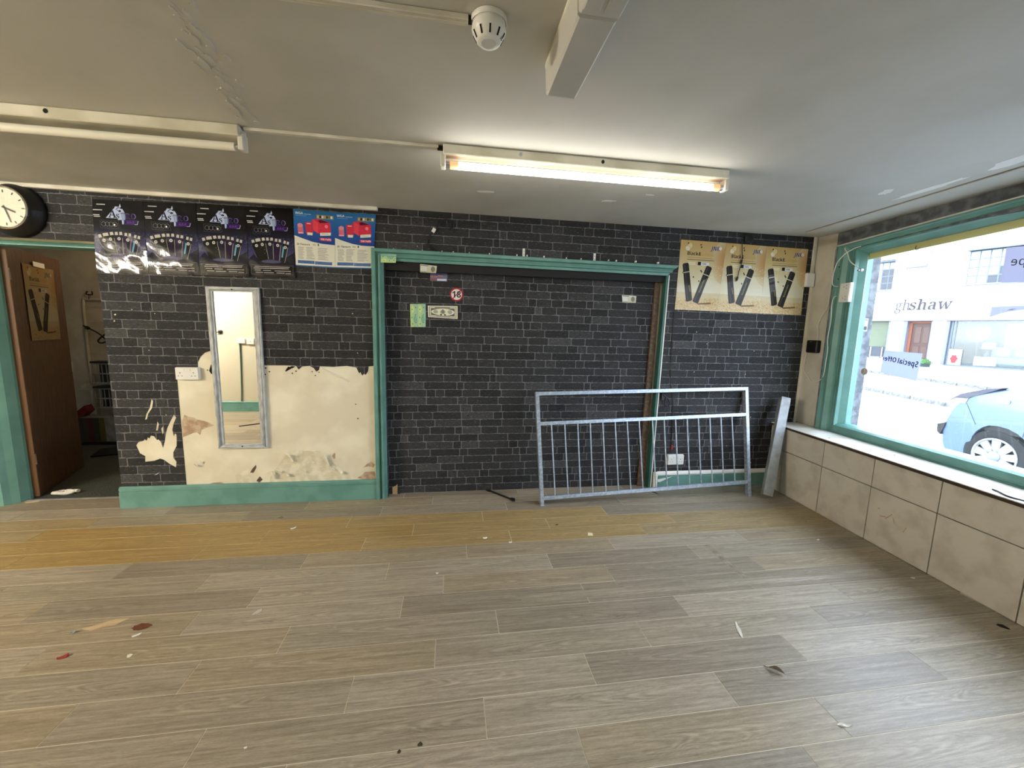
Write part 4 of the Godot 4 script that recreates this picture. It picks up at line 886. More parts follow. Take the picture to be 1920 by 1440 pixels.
func glyphs(st: SurfaceTool, s: String, h: float, xf: Transform3D, font := "Droid Sans", weight := 700, wide := 1.0, slant := 0.0, depth := 0.0):
	# lettering as flat or thick geometry: base line at the origin, capitals h high
	var t := TextMesh.new(); t.text = s; t.font_size = 64; t.pixel_size = 1.0; t.depth = 0.0; t.horizontal_alignment = HORIZONTAL_ALIGNMENT_LEFT; t.vertical_alignment = VERTICAL_ALIGNMENT_BOTTOM
	var f := SystemFont.new(); f.font_names = PackedStringArray([font]); f.font_weight = weight; t.font = f
	var v: PackedVector3Array = t.surface_get_arrays(0)[0]; var k := h / 46.0; var x0 := 1e9
	for p in v: x0 = minf(x0, p.x)
	for i in range(0, v.size(), 3):
		var q := []
		for j in 3: q.append(Vector3((v[i + j].x - x0 + slant * (v[i + j].y - 15)) * k * wide, (v[i + j].y - 15.0) * k, 0))
		trin(st, xf * q[0], xf * q[1], xf * q[2], xf.basis * Vector3(0, 0, 1))

func socket(xf: Transform3D, label: String, switches := 2) -> Node3D:
	var so := thing("socket", label, "socket", xf); var st := S()
	box(st, Vector3(-0.074, -0.044, -0.026), Vector3(0.074, 0.044, 0.0), 0.003); part("back_box", st, M.plastic, so)
	st = S(); box(st, Vector3(-0.073, -0.043, 0.0), Vector3(0.073, 0.043, 0.006), 0.004); part("plate", st, M.plastic, so)
	for s in [-1, 1]:
		st = S(); box(st, Vector3(s * 0.02 - 0.006, 0.016, 0.006), Vector3(s * 0.02 + 0.006, 0.034, 0.0095), 0.002); part("switch", st, M.white, so)
		for k in [[0.0, 0.006, 0.002, 0.0045], [-0.011, -0.016, 0.0035, 0.002], [0.011, -0.016, 0.0035, 0.002]]:
			st = S(); box(st, Vector3(s * 0.042 + k[0] - k[2], k[1] - k[3], 0.0058), Vector3(s * 0.042 + k[0] + k[2], k[1] + k[3], 0.0064)); part("pin_hole", st, M.hole, so)
	return so

# ---------------------------------------------------------------- on the ceiling
func batten(called: String, label: String, x0: float, x1: float, zn: float, lit: bool, power := 0.0, tint := Color.WHITE):
	var b := thing(called, label, "light", Transform3D(Basis.IDENTITY, Vector3((x0 + x1) / 2, CEIL, zn)), ""); var L := (x1 - x0) / 2.0; var st := S()
	box(st, Vector3(-L, -0.046, -0.075), Vector3(L, -0.001, 0.0), 0.004); part("body", st, M.fitting, b)
	for s in [-1, 1]:
		st = S(); box(st, Vector3(s * L - 0.012, -0.098, -0.058), Vector3(s * L + 0.012, -0.03, -0.012), 0.004); var ec := part("lamp_holder", st, M.white_old, b)
		st = S(); lathe(st, [Vector2(0, -0.02), Vector2(0.013, -0.02), Vector2(0.014, 0.014), Vector2(0, 0.014)], Transform3D(Basis(Vector3.BACK, PI / 2), Vector3(s * (L - 0.022), -0.082, -0.035)), 14); part("tube_cap", st, M.steel, ec)
		if lit:
			st = S(); tube(st, [Vector3(s * (L - 0.032), -0.082, -0.035), Vector3(s * (L - 0.07), -0.082, -0.035)], 0.0175, 14); part("tube_end", st, M.tube_end, ec)
	st = S(); var te := 0.071 if lit else 0.03; tube(st, [Vector3(-L + te, -0.082, -0.035), Vector3(L - te, -0.082, -0.035)], 0.0175, 14); part("tube", st, M.tube_on if lit else M.tube_off, b)
	for k in [-0.5, 0.06]:
		st = S(); prism(st, ring(0.008, 0.009, 10, Vector2(k * L, -0.02)), -0.001, 0.002); part("knockout", st, M.hole if k > 0 else M.zinc_dull, b)
	if lit:
		for i in 10:
			var o := OmniLight3D.new(); o.name = "tube_glow"; o.position = b.position + Vector3(lerpf(-L + 0.08, L - 0.08, i / 9.0), -0.125, -0.035)
			o.light_energy = power / 10.0; o.light_color = tint; o.light_size = 0.03; o.omni_range = 20.0; o.omni_attenuation = 2.0; o.shadow_enabled = true; add_child(o, true)

func ceiling_things():
	batten("fluorescent_light", "long lit fluorescent tube on its batten near the alcove", -0.045, 1.41, -2.0, true, 0.14, Color(1.0, 0.98, 0.94))
	batten("fluorescent_light", "unlit dusty fluorescent batten above the doorway at the left", -2.42, -0.91, -2.0, false)
	batten("fluorescent_light", "lit fluorescent batten farther left, beyond the doorway", -4.9, -3.4, -0.45, true, 4.6, Color(1.0, 0.96, 0.9))
	# square box light that runs towards the viewer
	var b := thing("box_light", "white boxed ceiling light, unlit, running towards the viewer", "light", Transform3D(Basis.IDENTITY, Vector3(0.345, CEIL, -0.9)))
	var st := S(); box(st, Vector3(-0.056, -0.018, -0.475), Vector3(0.056, -0.001, 0.75), 0.003); part("base", st, M.white_old, b)
	st = S(); prism(st, V2([-0.054, -0.018, -0.05, -0.09, -0.044, -0.096, 0.044, -0.096, 0.05, -0.09, 0.054, -0.018]), -0.47, -0.14); part("diffuser", st, M.white_box, b)
	st = S(); prism(st, V2([-0.05, -0.018, -0.047, -0.086, 0.047, -0.086, 0.05, -0.018]), -0.14, -0.125); part("seam", st, M.white_old, b)
	st = S(); prism(st, V2([-0.055, -0.018, -0.052, -0.092, -0.046, -0.098, 0.046, -0.098, 0.052, -0.092, 0.055, -0.018]), -0.125, 0.75); part("end_housing", st, M.white_box, b)
	for s in [-1, 1]:
		st = S(); box(st, Vector3(s * 0.026 - 0.02, -0.1015, -0.11), Vector3(s * 0.026 + 0.02, -0.098, 0.3), 0.002); part("rib", st, M.white_box, b)
	# smoke detector
	var d := thing("smoke_detector", "white round smoke detector on the ceiling beside the boxed light", "detector", Transform3D(Basis.IDENTITY, Vector3(0.097, CEIL, -1.225)))
	st = S(); lathe(st, [Vector2(0, -0.001), Vector2(0.05, -0.001), Vector2(0.05, -0.01), Vector2(0.048, -0.014)], Transform3D(), 32); part("base", st, M.plastic, d)
	st = S(); lathe(st, [Vector2(0.046, -0.012), Vector2(0.0475, -0.03), Vector2(0.044, -0.038), Vector2(0.034, -0.056), Vector2(0.03, -0.06), Vector2(0.021, -0.062), Vector2(0.019, -0.06), Vector2(0, -0.06)], Transform3D(), 32); part("housing", st, M.plastic, d)
	for i in 10:
		st = S(); box(st, Vector3(-0.0022, -0.0095, -0.001), Vector3(0.0022, 0.0095, 0.0012), 0.0, Transform3D(Basis(Vector3.UP, TAU * i / 10) * Basis(Vector3.RIGHT, 0.5), Vector3(sin(TAU * i / 10) * 0.0395, -0.0465, cos(TAU * i / 10) * 0.0395))); part("vent", st, M.hole, d)
	st = S(); lathe(st, [Vector2(0, -0.003), Vector2(0.003, -0.002), Vector2(0.003, 0.002)], Transform3D(Basis.IDENTITY, Vector3(0.033, -0.054, 0.018)), 10); part("indicator", st, M.chrome, d)
	# surface trunking
	st = S(); box(st, Vector3(-5.6, CEIL - 0.016, -1.24), Vector3(0.04, CEIL - 0.0005, -1.213), 0.002); var t4 := struct("trim_4", st, M.white_old, "white trunking leading to the smoke detector")
	st = S(); box(st, Vector3(-5.6, CEIL - 0.018, -1.228), Vector3(0.04, CEIL - 0.016, -1.225)); part("lid_seam", st, M.fitting, t4)
	st = S(); box(st, Vector3(0.03, CEIL - 0.013, -1.236), Vector3(0.055, CEIL - 0.001, -1.218)); part("cable_entry", st, M.hole, t4)
	st = S(); box(st, Vector3(-0.9, CEIL - 0.014, -2.045), Vector3(-0.066, CEIL - 0.0005, -2.022), 0.002); var t5 := struct("trim_5", st, M.white_old, "white trunking between the two fluorescent battens")
	st = S(); box(st, Vector3(-0.072, CEIL - 0.02, -2.043), Vector3(-0.045, CEIL - 0.002, -2.024), 0.003); part("cable_entry", st, M.hole, t5)
	st = S(); box(st, Vector3(-5.6, CEIL - 0.026, ZB), Vector3(-0.53, CEIL - 0.0005, ZB + 0.032), 0.004); struct("trim_6", st, M.white_old, "cream trunking along the top of the back wall")
	# boarded strip over the window
	st = S(); prism(st, V2([-0.07, 0.0, 3.4, 0.0, 3.4, -0.3, -0.07, -0.3]), CEIL - 0.008, CEIL + 0.01, RW * Transform3D(Basis(Vector3.RIGHT, Vector3(0, 0, 1), Vector3.UP), Vector3.ZERO)); struct("trim_7", st, M.ceil, "white boarded strip of ceiling over the window")
	st = S(); prism(st, V2([-0.074, 0.004, 3.4, 0.004, 3.4, 0.0, -0.07, 0.0, -0.07, -0.3, -0.074, -0.3]), CEIL - 0.003, CEIL + 0.004, RW * Transform3D(Basis(Vector3.RIGHT, Vector3(0, 0, 1), Vector3.UP), Vector3.ZERO)); struct("trim_8", st, M.joint_dark, "dark open joint beside the boarded strip")

# ---------------------------------------------------------------- on the walls
func flat(called: String, pts: Array, z: float, xf: Transform3D, m: Material, label: String, cat: String, group := "", wave := 0.0, sd := 0) -> MeshInstance3D:
	var st := S(); sheet(st, Vector2(pts[0], pts[1]), Vector2(pts[2], pts[3]), Vector2(pts[4], pts[5]), Vector2(pts[6], pts[7]), z, xf, 10 if wave > 0 else 1, 14 if wave > 0 else 1, wave, sd)
	return solo(called, st, m, label, cat, group)

func wall_things():
	var dp := dark_poster()
	var wh := ["nearest the doorway", "second from the doorway", "third from the doorway", "next to the blue posters"]
	var tops := [-2.328, 2.119, -2.03, 2.127, -1.713, 2.134, -1.404, 2.139, -1.103, 2.142]; var bots := [-2.348, 1.652, -2.038, 1.658, -1.722, 1.663, -1.408, 1.667, -1.103, 1.671]
	for i in 4:
		flat("poster", [tops[i * 2] + 0.001, tops[i * 2 + 1], tops[i * 2 + 2] - 0.001, tops[i * 2 + 3], bots[i * 2 + 2] - 0.001, bots[i * 2 + 3], bots[i * 2] + 0.001, bots[i * 2 + 1]], 0.0025, BW, dp, "glossy dark poster of black bottles, " + wh[i], "poster", "row of dark posters", 0.0035, 3 + i * 5)
	flat("poster", [-1.1, 2.14, -0.824, 2.136, -0.836, 1.752, -1.1, 1.756], 0.002, BW, blue_poster("20 Flavours"), "blue and white poster with red boxes, beside the dark posters", "poster", "blue posters", 0.004, 31)
	flat("poster", [-0.823, 2.136, -0.544, 2.14, -0.57, 1.758, -0.835, 1.752], 0.002, BW, blue_poster("20  Flavours"), "blue and white poster with red boxes, touching the green alcove surround", "poster", "blue posters", 0.004, 37)
	var gp := gold_poster(); var gw := ["nearest the alcove", "middle one, behind a black cord", "nearest the window"]
	var gt := [1.829, 2.1, 2.233, 2.096, 2.602, 2.09, 3.0, 2.086]; var gb := [1.82, 1.543, 2.15, 1.54, 2.613, 1.534, 3.005, 1.532]
	gb[2] = 2.2
	for i in 3: flat("poster", [gt[i * 2], gt[i * 2 + 1], gt[i * 2 + 2] - 0.001, gt[i * 2 + 3], gb[i * 2 + 2] - 0.001, gb[i * 2 + 3], gb[i * 2], gb[i * 2 + 1]], 0.002, BW, gp, "tan poster of two black tubes in a V, " + gw[i], "poster", "row of tan posters", 0.002, 50 + i)

	# mirror
	var mr := thing("mirror", "tall narrow mirror in a limed wood frame on the torn wall", "mirror", Transform3D(Basis.IDENTITY, Vector3(-1.516, 0.43, ZB)))
	var o := [Vector2(-0.171, 1.157), Vector2(0.169, 1.162), Vector2(0.167, 0.003), Vector2(-0.165, 0.0)]; var n := [Vector2(-0.13, 1.126), Vector2(0.126, 1.13), Vector2(0.125, 0.034), Vector2(-0.126, 0.032)]
	for i in 4:
		var j := (i + 1) % 4; var st := S(); var e: Vector2 = (o[j] - o[i]).normalized(); var tr := Transform3D(Basis(Vector3(e.x, e.y, 0), Vector3(-e.y, e.x, 0), Vector3(0, 0, 1)), Vector3(o[i].x, o[i].y, 0)); var inv := tr.affine_inverse()
		var a := Vector2.ZERO; var b := Vector2((o[j] - o[i]).length(), 0); var ci := inv * Vector3(n[i].x, n[i].y, 0); var cj := inv * Vector3(n[j].x, n[j].y, 0)
		prism(st, PackedVector2Array([a, b, Vector2(cj.x, cj.y), Vector2(ci.x, ci.y)]), 0.0, 0.022, tr)
		var st2 := S(); var d := 0.25
		prism(st2, PackedVector2Array([a.lerp(Vector2(ci.x, ci.y), d), b.lerp(Vector2(cj.x, cj.y), d), b.lerp(Vector2(cj.x, cj.y), 0.75), a.lerp(Vector2(ci.x, ci.y), 0.75)]), 0.022, 0.0245, tr); st2.generate_normals(); st.append_from(st2.commit(), 0, Transform3D())
		part("frame_side", st, M.limed, mr)
	var st := S(); prism(st, PackedVector2Array(n), 0.004, 0.0125); part("glass", st, M.mirror, mr)
	for y in [1.143, 0.016]:
		st = S(); prism(st, ring(0.005, 0.005, 10, Vector2(-0.002, y)), 0.022, 0.026); part("screw", st, M.hole, mr)

	socket(Transform3D(Basis.IDENTITY, Vector3(-1.842, 0.981, ZB + 0.025)), "white double socket left of the mirror above the torn patch")
	socket(Transform3D(Basis.IDENTITY, Vector3(1.926, 0.26, ZB + 0.025)), "white double socket low on the wall behind the metal gate")
	# clock
	var ck := thing("clock", "round wall clock with a deep black case above the doorway", "clock", Transform3D(Basis(Vector3.RIGHT, PI / 2), Vector3(-2.755, 2.018, ZB)))
	st = S(); lathe(st, [Vector2(0, 0.001), Vector2(0.162, 0.001), Vector2(0.165, 0.012), Vector2(0.158, 0.03), Vector2(0.142, 0.055), Vector2(0.128, 0.075), Vector2(0.122, 0.078)], Transform3D(), 48); part("case", st, M.black, ck)
	st = S(); lathe(st, [Vector2(0.128, 0.07), Vector2(0.13, 0.088), Vector2(0.124, 0.094), Vector2(0.117, 0.088), Vector2(0.116, 0.078)], Transform3D(), 48); part("bezel", st, M.chrome, ck)
	st = S(); lathe(st, [Vector2(0, 0.079), Vector2(0.119, 0.079), Vector2(0.12, 0.07)], Transform3D(), 48); var fc := part("face", st, M.pale, ck)
	for i in 12:
		st = S(); box(st, Vector3(-0.003, 0.079, -0.106), Vector3(0.003, 0.0802, -0.09), 0, Transform3D(Basis(Vector3.UP, TAU * i / 12), Vector3.ZERO)); part("hour_mark", st, M.black, fc)
	for h in [[-1.99, 0.062, 0.005], [-2.85, 0.09, 0.0035]]:
		st = S(); box(st, Vector3(-h[2], 0.0815, -h[1]), Vector3(h[2], 0.083, 0.014), 0.0005, Transform3D(Basis(Vector3.UP, h[0]), Vector3.ZERO)); part("hand", st, M.black, ck)
	st = S(); lathe(st, [Vector2(0, 0.09), Vector2(0.06, 0.089), Vector2(0.118, 0.086), Vector2(0.118, 0.0855)], Transform3D(), 48); part("glass", st, M.glass, ck)

	# stickers and play money in the alcove
	var AL := Transform3D(Basis.IDENTITY, Vector3(0, 0, -3.2042))
	st = S(); prism(st, ring(0.0515, 0.05, 36, Vector2(0.034, 1.604)), 0, 0.0008, AL); var s18 := solo("round_sticker", st, mat(rgb(232, 226, 226), 0.6), "round red-ringed 18 sticker on the papered alcove panel", "sticker")
	st = S(); prism_ring(st, Vector2(0.034, 1.604), 0.0515, 0.041, 0.0008, 0.0012, AL); part("red_ring", st, M.red, s18)
	st = S(); box(st, Vector3(-0.045, -0.0035, 0.0009), Vector3(0.045, 0.0035, 0.0013), 0, AL * Transform3D(Basis(Vector3.BACK, 0.84), Vector3(0.034, 1.604, 0))); part("red_bar", st, M.red, s18)
	st = S(); glyphs(st, "18", 0.048, AL * Transform3D(Basis.IDENTITY, Vector3(0.0, 1.58, 0.0018))); part("numerals", st, M.black, s18)
	flat("banknote", [-0.319, 1.52, -0.261, 1.522, -0.26, 1.347, -0.316, 1.346], 0.001, AL * Transform3D(Basis.IDENTITY, Vector3.ZERO), turned(note_mat(1)), "left of two green play notes taped upright in the alcove", "banknote", "green play notes")
	flat("banknote", [-0.2605, 1.522, -0.202, 1.524, -0.203, 1.349, -0.2595, 1.347], 0.001, AL, turned(note_mat(1)), "right of two green play notes taped upright in the alcove", "banknote", "green play notes")
	flat("banknote", [-0.186, 1.512, 0.042, 1.516, 0.043, 1.417, -0.183, 1.425], 0.001, AL, note_mat(0), "grey-green dollar style play note under the 18 sticker", "banknote")
	flat("banknote", [-0.237, 1.812, -0.114, 1.803, -0.12, 1.75, -0.238, 1.752], -3.147, Transform3D(), note_mat(2), "grey note stuck under the alcove's green head", "banknote", "", 0.004, 9)
	flat("banknote", [1.386, 1.651, 1.513, 1.647, 1.512, 1.59, 1.395, 1.591], 0.001, AL, note_mat(2), "small grey note at the alcove panel's right side", "banknote")
	flat("banknote", [-0.513, 1.86, -0.402, 1.865, -0.407, 1.806, -0.515, 1.803], ZB + 0.03, Transform3D(), note_mat(1), "green play note on the corner of the green alcove surround", "banknote")
	var im := canvas(256, 128, rgb(96, 98, 128)); fade(im, 0, 0, 256, 70, rgb(70, 84, 130), rgb(120, 116, 140)); fade(im, 0, 40, 90, 88, rgb(150, 120, 130), rgb(120, 84, 90)); rect(im, 104, 88, 140, 34, rgb(206, 206, 226))
	for k in [[20, 50], [90, 56], [130, 40], [170, 44]]: disc(im, Vector2(k[0], k[1]), 20, 10, rgb(200, 110, 100))
	flat("sticker", [-0.166, 1.757, -0.036, 1.762, -0.038, 1.7, -0.168, 1.698], 0.001, AL, print_mat(im, 0.4), "blue and red printed sticker below the grey note in the alcove", "sticker")
	for k in [[0.541, 1.93, "left"], [1.108, 1.922, "right"]]:
		st = S(); box(st, Vector3(k[0] - 0.009, k[1] - 0.032, ZB), Vector3(k[0] + 0.009, k[1] + 0.032, ZB + 0.003), 0.0008); box(st, Vector3(k[0] - 0.009, k[1] - 0.032, ZB + 0.003), Vector3(k[0] + 0.009, k[1] - 0.028, ZB + 0.02), 0.0008)
		var b := solo("bracket", st, M.white, "small white angle bracket above the alcove head, %s one" % k[2], "bracket", "white brackets over the alcove")
		for y in [-0.012, 0.012]:
			st = S(); prism(st, ring(0.003, 0.003, 8, Vector2(k[0], k[1] + y)), ZB + 0.003, ZB + 0.0036); part("screw_hole", st, M.hole, b)
	# leads on the wall
	var pts := [-0.13, 1.912, -0.175, 1.946, -0.184, 1.984, -0.15, 2.03, -0.11, 2.075, -0.087, 2.11, -0.049, 2.132, -0.014, 2.123, 0.004, 2.09, -0.012, 2.06, -0.036, 2.066, -0.04, 2.092, -0.02, 2.108, -0.006, 2.086, -0.02, 2.072]
	var p3 := []
	for i in range(0, pts.size(), 2): p3.append(Vector3(pts[i], pts[i + 1], ZB + 0.008 + 0.0016 * (i / 2)))
	st = S(); tube(st, spline(p3), 0.005, 7); var cc := solo("cable", st, M.black, "coiled black lead with a white tag above the alcove", "cable")
	st = S(); box(st, Vector3(-0.012, -0.016, -0.003), Vector3(0.012, 0.016, 0.008), 0.002, Transform3D(Basis(Vector3.BACK, -0.5), Vector3(-0.136, 2.052, ZB + 0.014))); part("tag", st, M.white, cc)
	st = S(); box(st, Vector3(2.382, 2.108, ZB), Vector3(2.462, 2.158, ZB + 0.03), 0.006); var pu := solo("camera_mount", st, M.black, "small black box at the wall top over the tan posters", "box")
	st = S(); tube(st, spline([Vector3(2.372, 2.13, ZB + 0.02), Vector3(2.366, 2.1, ZB + 0.014), Vector3(2.38, 1.964, ZB + 0.014), Vector3(2.36, 1.86, ZB + 0.014), Vector3(2.355, 1.8, ZB + 0.014), Vector3(2.335, 1.795, ZB + 0.014)]), 0.0035, 6); var hc := solo("cable", st, M.black, "black cord hanging over the middle tan poster", "cable")
	for k in [[2.378, 1.95, 0.03], [2.355, 1.815, 0.022]]:
		st = S(); tube(st, [Vector3(k[0], k[1] + k[2] / 2, ZB + 0.014), Vector3(k[0] - 0.006, k[1] - k[2] / 2, ZB + 0.014)], 0.008, 8); part("plug", st, M.black, hc)
	st = S(); tube(st, spline([Vector3(1.82, 1.54, ZB + 0.003), Vector3(1.817, 1.41, ZB + 0.004), Vector3(1.827, 1.01, ZB + 0.004), Vector3(1.858, 0.82, ZB + 0.004), Vector3(1.87, 0.74, ZB + 0.006), Vector3(1.88, 0.55, ZB + 0.004), Vector3(1.885, 0.38, ZB + 0.005), Vector3(1.89, 0.31, ZB + 0.02)]), 0.0022, 6); var tc := solo("cable", st, M.black, "thin black lead running down from the tan posters to the low socket", "cable")
	st = S(); tube(st, [Vector3(1.889, 0.35, ZB + 0.008), Vector3(1.891, 0.385, ZB + 0.008)], 0.008, 8); part("connector", st, M.red, tc)
	st = S(); tube(st, spline([Vector3(1.75, 0.86, ZB + 0.01), Vector3(1.78, 0.82, ZB + 0.02), Vector3(1.81, 0.8, ZB + 0.02), Vector3(1.83, 0.76, ZB + 0.02), Vector3(1.82, 0.735, ZB + 0.02), Vector3(1.79, 0.75, ZB + 0.02), Vector3(1.79, 0.8, ZB + 0.02)]), 0.005, 6); box(st, Vector3(1.755, 0.78, ZB), Vector3(1.79, 0.84, ZB + 0.018), 0.004)
	solo("cable_clip", st, M.black, "black clip and looped lead on the wall beside the alcove, behind the gate", "clip")
	# on the wall behind the viewer, seen in the mirror
	for k in [[-3.19, -3.07, 1.04, 1.108, "left"], [-3.05, -2.945, 1.03, 1.115, "middle"], [-2.93, -2.8, 1.035, 1.11, "right"]]:
		var xf := Transform3D(Basis(Vector3.UP, PI), Vector3((k[0] + k[1]) / 2, (k[2] + k[3]) / 2, 0.345)); var hw: float = (k[1] - k[0]) / 2; var hh: float = (k[3] - k[2]) / 2
		st = S(); box(st, Vector3(-hw, -hh, 0), Vector3(hw, hh, 0.03), 0.004, xf); var sp := solo("switch_box", st, M.plastic, "white electrical box seen in the mirror, the %s one of three" % k[4], "box", "white boxes in the mirror")
		st = S(); box(st, Vector3(-0.01, -0.014, 0.03), Vector3(0.01, 0.014, 0.034), 0.002, xf); part("switch", st, M.white, sp)
	st = S(); tube(st, spline([Vector3(-3.15, 1.045, 0.33), Vector3(-3.152, 0.9, 0.335), Vector3(-3.158, 0.6, 0.335), Vector3(-3.17, 0.3, 0.335), Vector3(-3.176, 0.16, 0.33)]), 0.009, 8); solo("cable", st, M.green_dark, "grey-green cable below the white boxes, seen in the mirror", "cable")
	st = S(); lathe(st, [Vector2(0, 0), Vector2(0.03, 0.001), Vector2(0.03, 0.014), Vector2(0.02, 0.018), Vector2(0.014, 0.03), Vector2(0, 0.032)], Transform3D(Basis(Vector3.RIGHT, -PI / 2), Vector3(-3.41, 1.207, 0.345)), 20); tube(st, [Vector3(-3.41, 1.207, 0.322), Vector3(-3.47, 1.195, 0.318)], 0.008, 8)
	solo("coat_hook", st, M.black, "round black wall hook with a stem, seen in the mirror", "hook")

func turned(m: StandardMaterial3D) -> StandardMaterial3D:
	var im: Image = m.albedo_texture.get_image(); im.rotate_90(CLOCKWISE); m.albedo_texture = ImageTexture.create_from_image(im); return m

